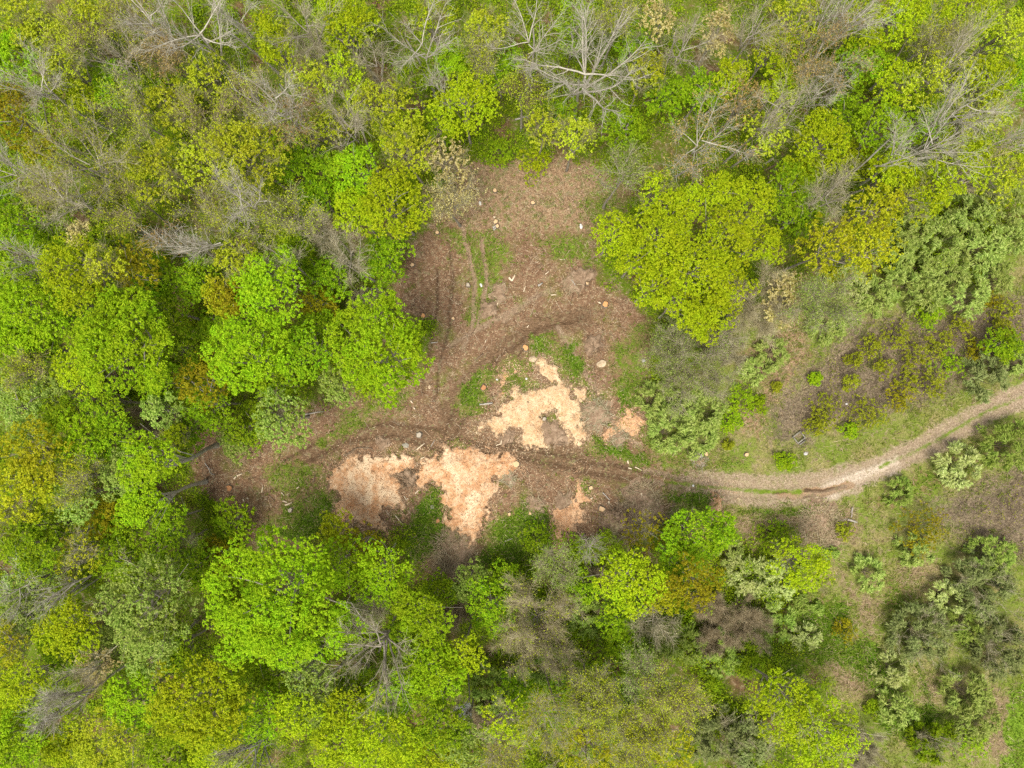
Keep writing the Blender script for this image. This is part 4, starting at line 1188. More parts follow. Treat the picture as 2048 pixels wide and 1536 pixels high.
tree('P', 300, 1310, 40, 'over the top of the vivid crown at bottom left', h=9)
tree('G', 870, 1500, 48, 'at the bottom edge right of the broad crown', h=8, leaf='Y')
tree('Y', 690, 1420, 44, 'fresh, above the bottom edge between dead trees', h=9)
tree('G', 1040, 1370, 40, 'darker, under the lower rim of the huge fuzzy crown', h=5)
tree('G', 1120, 1400, 42, 'darker, between two leafless bottom crowns', h=5)
tree('G', 1245, 1390, 40, 'darker, left of the brownish pink leafless crown', h=5)
tree('G', 1240, 1235, 40, 'in the shade under the yellow crown with a trunk', h=5)
tree('W', 1330, 1290, 38, 'between the small grey tree and soft green shrubs', leaf='P', look='muted green loose shrub', h=3)
tree('H', 1420, 1380, 36, 'dark, left of the branching yellow pair', leaf='G', h=2.5)
tree('H', 1500, 1330, 34, 'above the left half of the branching yellow pair', leaf='G', h=2.5)
tree('G', 1440, 1060, 36, 'right flank of the green crown at the road bend', h=5)
tree('G', 1350, 1120, 34, 'between green and copper crowns at the road bend', h=6)
tree('G', 1010, 1160, 38, 'right end of the green brush below the chips', h=3)
tree('H', 1075, 1080, 40, 'left of the orange chip tip, in tall grass', leaf='G', h=1.6)
tree('G', 880, 1180, 34, 'dark, under the brush pile at the bottom of the clearing', h=3)
tree('Y', 120, 620, 50, 'between the left edge lime and the heart-shaped tree', h=9, leaf='G')
tree('G', 30, 560, 50, 'at the left edge above the lime tree there', h=8, leaf='M')
tree('M', 35, 690, 46, 'at the left edge beside a tan twiggy crown', h=9, leaf='G')
tree('G', 320, 560, 44, 'darker, under the right of the copper dome', h=7)
tree('G', 210, 480, 44, 'darker, above the bright dome at left', h=7)
tree('Y', 500, 590, 40, 'just left of the lime crown above the round limes', h=8, leaf='G')
tree('G', 640, 660, 36, 'dark, behind the thinner lime', h=6)
tree('G', 440, 660, 38, 'dark, left flank of the left round lime', h=5)
tree('G', 130, 830, 40, 'between the grey and pinkish brown shrubs and the vivid crown', h=8)
tree('Y', 230, 880, 40, 'right of the small vivid crown', h=8, leaf='G')
tree('G', 120, 770, 44, 'soft, above the pair of brown shrubs at left', h=7, leaf='P')
tree('G', 325, 765, 42, 'below the right of the heart-shaped tree', h=6)
tree('G', 500, 850, 40, 'above the left end of the clearing, beside soft crowns', h=4)
tree('G', 395, 858, 30, 'above the pale trunk at the left end of the clearing', h=5)
tree('G', 345, 1045, 36, 'below the two trunk-showing limes', h=6)
tree('P', 160, 1000, 44, 'between golden and trunk-showing trees, lower left', h=8)
tree('S', 350, 220, 52, 'over dark understorey in the upper left middle', h=8, fill=1.2)
tree('S', 560, 270, 50, 'upper right of the widest speckled crown', h=8, leaf='Y')
tree('S', 400, 330, 50, 'filling between the two speckled crowns', h=9)
tree('Y', 60, 80, 40, 'behind the lime tree at the top left', h=9, leaf='S')
tree('S', 110, 60, 42, 'at the top, two crowns right of the corner', h=9)
tree('G', 160, 200, 46, 'low, right of the leaning pale tree in the upper left', h=6, leaf='Y')
tree('G', 240, 175, 44, 'low, under the dark leaning trunk in the upper left', h=6)
tree('G', 660, 340, 40, 'dark, left of the upper twin crown', h=5)
tree('G', 640, 400, 42, 'dark, left of the lower twin crown', h=5)
tree('G', 590, 505, 40, 'dark, above the grey-twigged lime crown', h=6)
tree('S', 690, 150, 42, 'above the crowns left of the small bare tree', h=9, leaf='Y')
tree('Y', 800, 270, 42, 'between the thin yellow crowns above the twin crowns', h=8)
tree('G', 880, 255, 42, 'below the broad lime crown above the clearing', h=6)
tree('S', 870, 40, 40, 'at the top edge behind the white star tree', h=9, leaf='Y')
tree('G', 1000, 140, 40, 'between the bare pair at the top centre', h=6)
tree('G', 1150, 60, 44, 'at the top behind the largest bare tree', h=6)
tree('G', 1270, 90, 42, 'low right of the largest bare tree, near the top', h=6)
tree('G', 1330, 200, 46, 'dark, between the largest bare tree and the pale forked one', h=5)
tree('G', 1400, 190, 42, 'low below the cream-flowered crowns', h=6)
tree('Y', 1720, 130, 46, 'between the wide grey-brown crown and dark trunks', h=8, leaf='G')
tree('Y', 1840, 240, 48, 'below the dark slanting trunks at upper right', h=8, leaf='M')
tree('G', 1560, 175, 40, 'below the round lime under the top edge', h=7, leaf='Y')
tree('Y', 1590, 350, 40, 'between the litter gap and the dark green crown', h=8)
tree('G', 1610, 430, 44, 'dark, between the clump and the golden crowns', h=6)
tree('G', 1900, 250, 46, 'low under the crooked white branches at right', h=7, leaf='Y')
tree('Y', 1970, 160, 48, 'under the thin-leaved corner tree at right', h=9)
tree('S', 2025, 320, 44, 'hard on the right edge above the silvery belt', h=9, leaf='Y')
tree('Y', 1850, 380, 48, 'low between the leaning tree and the silvery belt', h=7)
tree('Y', 1280, 520, 46, 'on the left flank of the big clump, low', h=9)
tree('Y', 1430, 620, 40, 'on the lower right flank of the big clump', h=8)
tree('Y', 1345, 435, 46, 'upper left flank of the big clump', h=10)

tree('B', 300, 40, 64, 'fanned along the top edge left of the big white-limbed tree', col='pale', nl=9, h=12)
tree('B', 545, 190, 60, 'spread pale over a dark understorey below the narrow crown', col='pale', nl=8, h=12)
tree('B', 690, 240, 44, 'above the thin crowns over the twin crowns', nl=8, h=12)
tree('B', 1720, 30, 56, 'pale, at the top edge right of the slanting white trunks', col='pale', nl=7, h=12)
tree('B', 1935, 210, 62, 'pale and spreading, third down from the top right corner', col='pale', nl=8, h=12)
tree('B', 1800, 300, 48, 'pale, over the broad tree in the upper right', col='pale', nl=7, h=12)
tree('B', 1555, 215, 44, 'grey, right of the pinkish budding tree', nl=8, h=12)
tree('B', 130, 400, 58, 'grey and fanned, left edge, under the widest leafless fan', nl=9, h=12)
tree('B', 480, 395, 54, 'grey, under the rim of the widest speckled crown', nl=8, h=12, col='pale')
# ---------------------------------------------------------------- wood chip heaps
def z5(o, pts, k=5.12): return [(o[0] + x / k, o[1] + y / k) for x, y in pts]
A1 = (900, 650); A2 = (640, 860)
CHIPS = [
 ('pale cream arrow-shaped spread of wood chips in mid clearing', 'cream', .42,
  z5(A1, [(935,330),(1010,430),(1085,520),(1130,600),(1280,650),(1400,690),(1480,740),(1350,750),(1225,715),(1230,770),(1290,800),(1330,870),(1360,950),(1350,1030),(1430,1130),(1330,1190),(1240,1150),(1180,1060),(1130,960),(1112,860),(1060,830),(990,880),(930,930),(930,1050),(945,1230),(830,1250),(740,1190),(720,1090),(670,1035),(600,1030),(540,1140),(480,1070),(400,1040),(300,1050),(440,960),(540,880),(600,780),(645,690),(670,610),(700,680),(830,680),(900,620),(1000,610),(950,540),(925,400)])),
 ('orange and cream wood chip heap, left one of the lower pair', 'mixed', .38,
  z5(A2, [(140,350),(280,260),(480,220),(640,250),(720,190),(840,230),(930,300),(990,335),(900,380),(820,440),(740,420),(680,470),(800,510),(860,560),(800,620),(860,700),(890,800),(850,880),(800,800),(740,830),(640,830),(660,940),(690,1040),(560,1000),(400,960),(280,930),(110,920),(160,780),(190,680),(120,560),(80,480)])),
 ('orange wood chip heap with a pale tongue, right one of the lower pair', 'mixed', .55,
  z5(A2, [(1280,160),(1400,200),(1560,160),(1640,230),(1740,200),(1850,260),(1970,270),(2030,400),(1900,440),(1830,500),(1860,640),(1770,680),(1750,840),(1700,920),(1640,960),(1610,1130),(1510,1230),(1530,1080),(1400,1030),(1300,960),(1280,800),(1210,760),(1250,640),(1160,500),(1100,560),(1000,600),(980,480),(1060,320),(1190,280)])),
 ('narrow orange wood chip strip below the road, beside a dirt mound', 'orange', .30,
  [(1155,955),(1160,984),(1178,999),(1170,1013),(1158,1042),(1157,1066),(1104,1088),(1099,1045),(1107,1021),(1135,1002),(1151,985)]),
 ('tan wood chip patch against the silvery shrubs', 'orange', .2,
  z5(A1, [(1810,870),(1900,910),(2000,980),(1990,1040),(1930,1130),(1820,1100),(1720,1150),(1620,1190),(1590,1160),(1640,1080),(1720,1000),(1800,950)])),
 ('small faint wood chip patch left of the arrow-shaped spread', 'orange', .12,
  z5(A1, [(600,450),(690,480),(640,560),(590,640),(540,700),(465,650),(490,560)])),
 ('tiny orange wood chip patch on the lower road verge', 'orange', .12,
  [(1428,995),(1440,997),(1446,1008),(1443,1022),(1432,1020),(1427,1008)]),
]
FRESH = [([(896,900),(903,930),(914,962),(918,978)], 9), ([(722,928),(745,915),(790,908),(812,918)], 11), ([(735,935),(742,960),(735,1000)], 9), ([(698,945),(702,975)], 5), ([(765,975),(790,1000)], 8), ([(950,985),(935,1030)], 6)]
def chip_mat(key, stops, fl):
    a = rough_mat('chips_' + key, stops, 1.1, .95, .9)
    nt = a.node_tree; p = [n for n in nt.nodes if n.type == 'BSDF_PRINCIPLED'][0]
    base = p.inputs['Base Color'].links[0].from_socket
    at_ = nd(nt, 'ShaderNodeAttribute'); at_.attribute_name = 'fresh'
    c = mixc(nt, math_n(nt, 'MULTIPLY', at_.outputs['Fac'], .85), base, (.68, .52, .345))
    tc = [n for n in nt.nodes if n.type == 'TEX_COORD'][0]
    # the crumbly grain of single chips
    c = mixc(nt, 1.0, c, ramp(nt, noise(nt, tc.outputs['Object'], 14.0, 3.0, .8), [(.30, (.55, .50, .44)), (.46, (1, 1, 1)), (.7, (1.18, 1.18, 1.16))]), 'MULTIPLY')
    # where the spread thins out the soil shows between the chips
    tn = nd(nt, 'ShaderNodeAttribute'); tn.attribute_name = 'thin'
    nz = math_n(nt, 'ADD', noise(nt, tc.outputs['Object'], 5.0, 5.0, .8), noise(nt, tc.outputs['Object'], 1.3, 3.0, .6))
    mr = nd(nt, 'ShaderNodeMapRange'); mr.inputs[1].default_value = 1.03; mr.inputs[2].default_value = 1.22
    nt.links.new(math_n(nt, 'ADD', math_n(nt, 'MULTIPLY', tn.outputs['Fac'], .55), math_n(nt, 'MULTIPLY', nz, .72)), mr.inputs[0])
    c = mixc(nt, mr.outputs[0], c, (.21, .135, .08))
    nt.links.new(c, p.inputs['Base Color'])
    b = rough_mat('chip_flake_' + key, fl, island=True)
    return a, b
CM = {
 'cream': chip_mat('cream', [(.32, (.42, .235, .115)), (.44, (.55, .355, .195)), (.6, (.65, .475, .30))], [(0, (.28, .165, .09)), (.3, (.54, .37, .215)), (1, (.76, .61, .42))]),
 'mixed': chip_mat('mixed', [(.34, (.40, .185, .08)), (.46, (.53, .30, .155)), (.58, (.62, .43, .27))], [(0, (.22, .12, .065)), (.3, (.48, .28, .15)), (.7, (.60, .39, .23)), (1, (.76, .60, .42))]),
 'orange': chip_mat('orange', [(.30, (.42, .21, .10)), (.5, (.56, .33, .18)), (.7, (.68, .46, .28))], [(0, (.30, .16, .09)), (.4, (.56, .34, .19)), (1, (.80, .60, .42))]),
}
def chip_pile(label, key, hmax, pts, seed):
    rng = np.random.default_rng(seed)
    P = np.array([at(a, b) for a, b in pts])
    cs = .085
    xs = np.arange(P[:, 0].min() - 2, P[:, 0].max() + 2, cs); ys = np.arange(P[:, 1].min() - 2, P[:, 1].max() + 2, cs)
    X, Y = np.meshgrid(xs, ys)
    d = poly_sd(X, Y, P) + (fbm(X / 1.5, Y / 1.5, 80, 3) - .5) * 1.0 + (fbm(X / .42, Y / .42, 84, 3) - .5) * 1.1 + (.40 if key == 'cream' else .24)
    ddip = sstep(.60, .72, fbm(X / 1.0, Y / 1.0, 86, 3)) * sstep(1.4, .4, d)
    d = d - ddip * .9
    H = np.clip(d / 1.6, 0, 1) ** .8 * hmax * (.45 + .9 * fbm(X / 1.6, Y / 1.6, 88, 4))
    Zc = gz(X, Y) + np.where(d > 0, .025 + H + (fbm(X / .25, Y / .25, 89, 2) - .5) * .05, -.08)
    ok = d > -.06
    f = ok[:-1, :-1] & ok[1:, :-1] & ok[:-1, 1:] & ok[1:, 1:]
    j, i = np.nonzero(f); nx = len(xs)
    q = np.stack([j * nx + i, j * nx + i + 1, (j + 1) * nx + i + 1, (j + 1) * nx + i], 1)
    used = np.unique(q); mp = np.full(X.size, -1); mp[used] = np.arange(len(used))
    cx, cy = P.mean(0)
    V = np.stack([X, Y, Zc], -1).reshape(-1, 3)[used] - [cx, cy, 0]
    me = mesh_np('wood_chip_pile', V, mp[q], mat=CM[key][0], smooth=True)
    fr_ = np.zeros(len(used))
    for ln_, w_ in FRESH:
        D_ = line_d(V[:, 0] + cx + (fbm(V[:, 0], V[:, 1], 71, 3) - .5) * 1.6, V[:, 1] + cy, [at(*p) for p in ln_]) * S
        fr_ = np.maximum(fr_, 1 - sstep(w_ - 5, w_ + 5, D_))
    me.attributes.new('fresh', 'FLOAT', 'POINT').data.foreach_set('value', fr_.astype(np.float32))
    me.attributes.new('thin', 'FLOAT', 'POINT').data.foreach_set('value', (1 - sstep(.0, .9, d.ravel()[used])).astype(np.float32))
    o = link('wood_chip_pile', me, loc=(cx, cy, 0))
    tag(o, label, 'wood chips', 'wood chip heaps in the clearing')
    # loose chips on it and thrown around its rim
    n = int(X.size * cs * cs * 110)
    x = rng.uniform(xs[0], xs[-1], n); y = rng.uniform(ys[0], ys[-1], n)
    ii = np.clip(((x - xs[0]) / cs).astype(int), 0, nx - 2); jj = np.clip(((y - ys[0]) / cs).astype(int), 0, len(ys) - 2)
    dd = d[jj, ii]
    keep = rng.random(n) < np.where(dd > 0, .85, np.exp(dd * 1.7) * .8)
    x, y, ii, jj, dd = x[keep], y[keep], ii[keep], jj[keep], dd[keep]
    z = np.where(dd > 0, Zc[jj, ii], gz(x, y)) + .03
    Pt = np.stack([x - cx, y - cy, z], 1)
    v, q = leaf_quads(Pt, rdir(len(x), rng) * .8 + [0, 0, 1], rng.uniform(.06, .17, len(x)), rng, .45)
    c = link('loose_chips', mesh_np('loose_chips', v, q, mat=CM[key][1]), o); tag(c, kind='stuff')
    # bark crumbs and dark sticks mixed in, mostly round the rim
    n = int(X.size * cs * cs * 40); x = rng.uniform(xs[0], xs[-1], n); y = rng.uniform(ys[0], ys[-1], n)
    ii = np.clip(((x - xs[0]) / cs).astype(int), 0, nx - 2); jj = np.clip(((y - ys[0]) / cs).astype(int), 0, len(ys) - 2); dd = d[jj, ii]
    keep = (dd > -.1) & (rng.random(n) < .10 + .75 * np.exp(-np.abs(dd) * 2.6) * sstep(.35, .6, fbm(x / .8, y / .8, 87, 3)))
    x, y, z = x[keep], y[keep], np.maximum(Zc[jj, ii], gz(x, y))[keep] + .035
    n = len(x); a = rng.uniform(0, 6.28, n); l = rng.uniform(.06, .34, n); r_ = rng.uniform(.008, .022, (n, 1)); p0 = np.stack([x - cx, y - cy, z], 1)
    c = link('bark_crumbs', mesh_np('bark_crumbs', *seg_tubes(np.concatenate([p0, p0 + np.stack([np.cos(a) * l, np.sin(a) * l, rng.normal(0, .02, n)], 1), r_, r_ * .6], 1), 4), mat=TWIG['brown']), o); tag(c, kind='stuff')
for i, (lb, k, h, pts) in enumerate(CHIPS): chip_pile(lb, k, h, pts, 300 + i)

# ---------------------------------------------------------------- stumps
def ring_mat(key, dark, light):
    if key in MATS: return MATS[key]
    m, nt, out = nmat(key)
    tc = nd(nt, 'ShaderNodeTexCoord')
    w = nd(nt, 'ShaderNodeTexWave'); w.wave_type = 'RINGS'; w.rings_direction = 'Z'
    w.inputs['Scale'].default_value = 6.0; w.inputs['Distortion'].default_value = 2.5
    nt.links.new(tc.outputs['Object'], w.inputs['Vector'])
    c = ramp(nt, w.outputs['Fac'], [(0, dark), (1, light)])
    c = mixc(nt, math_n(nt, 'MULTIPLY', noise(nt, tc.outputs['Object'], 4.0), .7), c, dark)
    p = nd(nt, 'ShaderNodeBsdfPrincipled', Roughness=.8); nt.links.new(c, p.inputs['Base Color'])
    nt.links.new(p.outputs[0], out.inputs['Surface']); MATS[key] = m
    return m
CUT = {'tan': ring_mat('cut_tan', (.50, .30, .14), (.76, .58, .36)), 'orange': ring_mat('cut_orange', (.50, .22, .07), (.76, .44, .20)),
       'rot': ring_mat('cut_rotten', (.32, .13, .045), (.55, .28, .12)), 'grey': ring_mat('cut_grey', (.32, .26, .19), (.54, .48, .38))}
def blob_ring(n, r, rng, amp=.14):
    a = np.arange(n) * 2 * math.pi / n
    rr = r * outline(rng, amp)(a)
    return np.stack([np.cos(a) * rr, np.sin(a) * rr], 1)
def stump(px, py, dpx, label, cut='tan', h=.22, tilt=.06):
    rng = np.random.default_rng(int(px * 3 + py))
    r = dpx / S / 2 * .86; n = 20
    ring = blob_ring(n, 1, rng)
    prof = [(-.12, 1.5), (0.02, 1.32), (.35 * h, 1.1), (h, 1.0)]
    V = np.concatenate([np.concatenate([ring * r * s, np.full((n, 1), z)], 1) for z, s in prof])
    q = [[k * n + i, k * n + (i + 1) % n, (k + 1) * n + (i + 1) % n, (k + 1) * n + i] for k in range(3) for i in range(n)]
    x, y = at(px, py, h)
    o = link('tree_stump', mesh_np('tree_stump', V, np.array(q), mat=BARK['brown'], smooth=False), loc=(x, y, float(gz(x, y)) + .02))
    o.rotation_euler = (rng.normal(0, tilt), rng.normal(0, tilt), rng.uniform(0, 6))
    tag(o, label, 'stump', 'cut stumps in the clearing')
    # cut face: low dome with a bevelled, slightly sunk rim
    rs = [0.98, .93, .6, .25]; zs = [h - .004, h + .012, h + .018, h + .02]
    V = np.concatenate([np.concatenate([ring * r * s, np.full((n, 1), z) + (0 if k == 0 else rng.normal(0, .004, (n, 1)))], 1) for k, (s, z) in enumerate(zip(rs, zs))] + [np.array([[0, 0, h + .02]])])
    q = [[k * n + i, k * n + (i + 1) % n, (k + 1) * n + (i + 1) % n, (k + 1) * n + i] for k in range(3) for i in range(n)]
    t = [[3 * n + i, 3 * n + (i + 1) % n, 4 * n] for i in range(n)]
    link('cut_face', mesh_np('cut_face', V, np.array(q), np.array(t), CUT[cut]), o)
    return o
for a in [
 (990, 381, 9, 'small round cut stump alone near the top of the clearing', 'tan'), (1066, 406, 9, 'small cut stump in dry leaves, centre top of the clearing', 'tan'),
 (991, 443, 10, 'cut stump next to grey split logs near the clearing top', 'tan'), (995, 452, 8, 'lower small stump touching the grey split logs', 'tan'),
 (875, 465, 8, 'small cut stump at the upper left rim under the speckled twin crown', 'tan'), (936, 570, 9, 'pale cut stump beside the left grass strip with tracks', 'grey'),
 (1211, 608, 13, 'bright orange cut stump right of the brown brush, below the yellow clump', 'orange'), (1175, 566, 8, 'tiny cut stump beside the dark root mound', 'tan'),
 (846, 631, 10, 'reddish cut stump right of the lime tree nearest the clearing', 'orange'), (825, 530, 9, 'pale cut stump at the left rim under green branches', 'tan'),
 (1051, 695, 13, 'orange cut stump in sawdust above the pale boulder', 'orange'), (838, 870, 12, 'greyish tan stump left of the track junction, above the grey flat rock', 'grey'),
 (1032, 928, 15, 'big cut stump at the right edge of the orange chips', 'tan'), (1182, 976, 9, 'small cut stump in grass right of the orange chip strip', 'tan'),
 (1204, 1018, 13, 'double-headed cut stump below the road, right of the orange strip', 'tan'), (718, 956, 11, 'orange stump sunk in the left chip heap', 'orange'),
 (967, 775, 12, 'rotten orange stump in grass left of the arrow-shaped chips', 'rot'), (1089, 838, 9, 'little pale stump in the grass notch of the arrow-shaped chips', 'grey'),
 (1414, 908, 9, 'cut stump among chips above the road bend', 'tan'), (1493, 909, 9, 'pale cut stump alone in the grass above the muddy road', 'tan'),
 (456, 977, 13, 'rotten reddish stump at the left end of the clearing', 'rot'), (876, 1042, 9, 'hollow reddish stump between the chip heaps and vivid grass', 'rot'),
 (579, 1021, 10, 'ring-shaped grey stump in the lower left clearing', 'grey'), (906, 637, 7, 'tiny tan stump left of the main dirt arm', 'tan'),
 (1019, 1027, 7, 'tiny pale stump in grass right of the pale-tongued heap', 'tan'), (1060, 1026, 7, 'tiny stump beside the heap of roots', 'tan')]:
    stump(a[0], a[1], a[2], a[3], a[4])

# ---------------------------------------------------------------- stones
def stone(px, py, wpx, hpx, ang, label, stops, key, zr=.55, seed=0, cat='boulder', name='boulder', grp='stones in the clearing'):
    rng = np.random.default_rng(seed + int(px))
    bm = bmesh.new(); bmesh.ops.create_icosphere(bm, subdivisions=4, radius=1.0)
    co = np.array([v.co[:] for v in bm.verts])
    pl = rdir(9, rng); cut = rng.uniform(.55, .95, 9)
    for k in range(9):
        s = co @ pl[k]; co = co - np.maximum(s - cut[k], 0)[:, None] * pl[k] * .85
    nz = fbm(co[:, 0] * 2 + 5, co[:, 1] * 2 + co[:, 2] * 2, seed + 3, 4) - .5
    co = co * (1 + .16 * nz[:, None])
    a, b = wpx / S / 2, hpx / S / 2; co = co * [a, b, min(a, b) * zr * 1.1]
    for v, c in zip(bm.verts, co): v.co = c
    me = bpy.data.meshes.new(name); bm.to_mesh(me); bm.free()
    me.materials.append(rough_mat(key, stops, 3.0, .9, .5))
    x, y = at(px, py, .2)
    o = link(name, me, loc=(x, y, float(gz(x, y)) + min(a, b) * zr * .45), rz=math.radians(ang))
    return tag(o, label, cat, grp)
TAN = [(.3, (.34, .24, .14)), (.55, (.54, .42, .28)), (.75, (.66, .54, .39))]
GRY = [(.3, (.20, .185, .14)), (.6, (.33, .30, .24)), (.8, (.44, .41, .34))]
WHT = [(.3, (.55, .53, .51)), (.6, (.72, .70, .68)), (.8, (.82, .8, .79))]
stone(1066, 718, 16, 12, 10, 'smooth pale tan boulder at the tip of the arrow-shaped chips', TAN, 'tan_stone')
stone(1204, 727, 21, 15, 12, 'large flat tan boulder right of the arrow-shaped chips', TAN, 'tan_stone')
stone(811, 891, 18, 10, -28, 'flat grey rock above the left chip heap', GRY, 'grey_stone', .35)
stone(1162, 452, 7, 11, 8, 'bright white stone in the grass left of the yellow clump', WHT, 'white_stone', .7)
stone(864, 1015, 8, 11, 0, 'pale grey stone at the edge of vivid grass', GRY, 'grey_stone')
stone(1157, 838, 11, 8, 0, 'cream boulder at the right of the arrow-shaped chips', TAN, 'tan_stone')
stone(960, 406, 5, 9, 10, 'small whitish stone near the upper left of the clearing', WHT, 'chalk_stone')
stone(962, 570, 5, 8, 15, 'small whitish stone on the grass strip with tracks', WHT, 'chalk_stone')
stone(1612, 907, 9, 7, 20, 'pale grey stone in grass below the wooden frame', [(.3, (.4, .38, .38)), (.7, (.62, .6, .6))], 'ash_stone')
stone(1289, 721, 7, 9, 0, 'grey stone at the left foot of the hazy grey trees', [(.3, (.4, .38, .38)), (.7, (.62, .6, .6))], 'ash_stone')
stone(1693, 808, 5, 5, 0, 'small white stone among the airy yellow-green shrubs', WHT, 'white_stone', .8)
stone(1053, 757, 5, 5, 0, 'small white stone left of the arrow tip', WHT, 'chalk_stone', .8)
stone(994, 759, 5, 4, 0, 'tiny white stone on the faint chip patch', WHT, 'chalk_stone', .8)
stone(859, 774, 6, 8, 0, 'small tan stone in the brown dirt arm', TAN, 'tan_stone', .6)
stone(1388, 972, 5, 5, 0, 'small white stone lying on the road at its bend', WHT, 'chalk_stone', .8)
stone(1316, 892, 6, 5, 0, 'small whitish stone in bright grass above the road', WHT, 'chalk_stone', .7)

# ---------------------------------------------------------------- branches, logs and splinters on the ground
PALEW = rough_mat('peeled_wood', [(.3, (.52, .40, .26)), (.6, (.70, .58, .42)), (.8, (.80, .70, .55))], 4, .85, .4)
GREYW = rough_mat('weathered_wood', [(.3, (.27, .24, .20)), (.6, (.44, .40, .35)), (.8, (.60, .57, .51))], 4, .9, .5)
BRNW = rough_mat('brown_branch', [(.3, (.12, .08, .05)), (.6, (.24, .17, .11)), (.8, (.38, .29, .20))], 4, .9, .5)
def branch(pts, rpx, label, mat, name='fallen_branch', cat='branch', forks=0, lift=.05, grp='branches lying in the clearing'):
    rng = np.random.default_rng(int(pts[0][0] * 5 + pts[0][1]))
    W_ = np.array([np.append(at(a, b), 0) for a, b in pts]); W_[:, 2] = gz(W_[:, 0], W_[:, 1]) + lift
    o0 = W_[0].copy(); W_ = W_ - o0
    # resample with a little wander
    segs = []; P = []
    for i in range(len(W_) - 1):
        for t in np.linspace(0, 1, 4)[:-1]: P.append(W_[i] + (W_[i + 1] - W_[i]) * t)
    P.append(W_[-1]); P = np.array(P); r = rpx / S / 2
    ln = np.linalg.norm(P[-1] - P[0]); P[1:-1] += rng.normal(0, .018 * ln ** .5, (len(P) - 2, 3)) * [1, 1, .4]
    n = len(P) - 1
    for i in range(n): segs.append(np.concatenate([P[i], P[i + 1], [r * (1 - .45 * i / n), r * (1 - .45 * (i + 1) / n)]]))
    for k in range(forks):
        i = rng.integers(1, n); d = P[i + 1] - P[i] if i < n else P[i] - P[i - 1]
        s, _, _ = path(P[i], unit(d) + rdir(1, rng)[0] * [.8, .8, .25], ln * rng.uniform(.2, .45), r * .55, r * .2, 3, rng, .2); segs += s
    v, q = seg_tubes(segs, 7)
    # close both ends
    c0 = np.arange(7); m = len(segs)
    cap = len(v); v = np.concatenate([v, P[:1], P[n:n + 1]])
    t = [[cap, (i + 1) % 7, i] for i in range(7)] + [[cap + 1, (n - 1) * 14 + 7 + i, (n - 1) * 14 + 7 + (i + 1) % 7] for i in range(7)]
    o = link(name, mesh_np(name, v, q, np.array(t), mat), loc=o0)
    return tag(o, label, cat, grp)
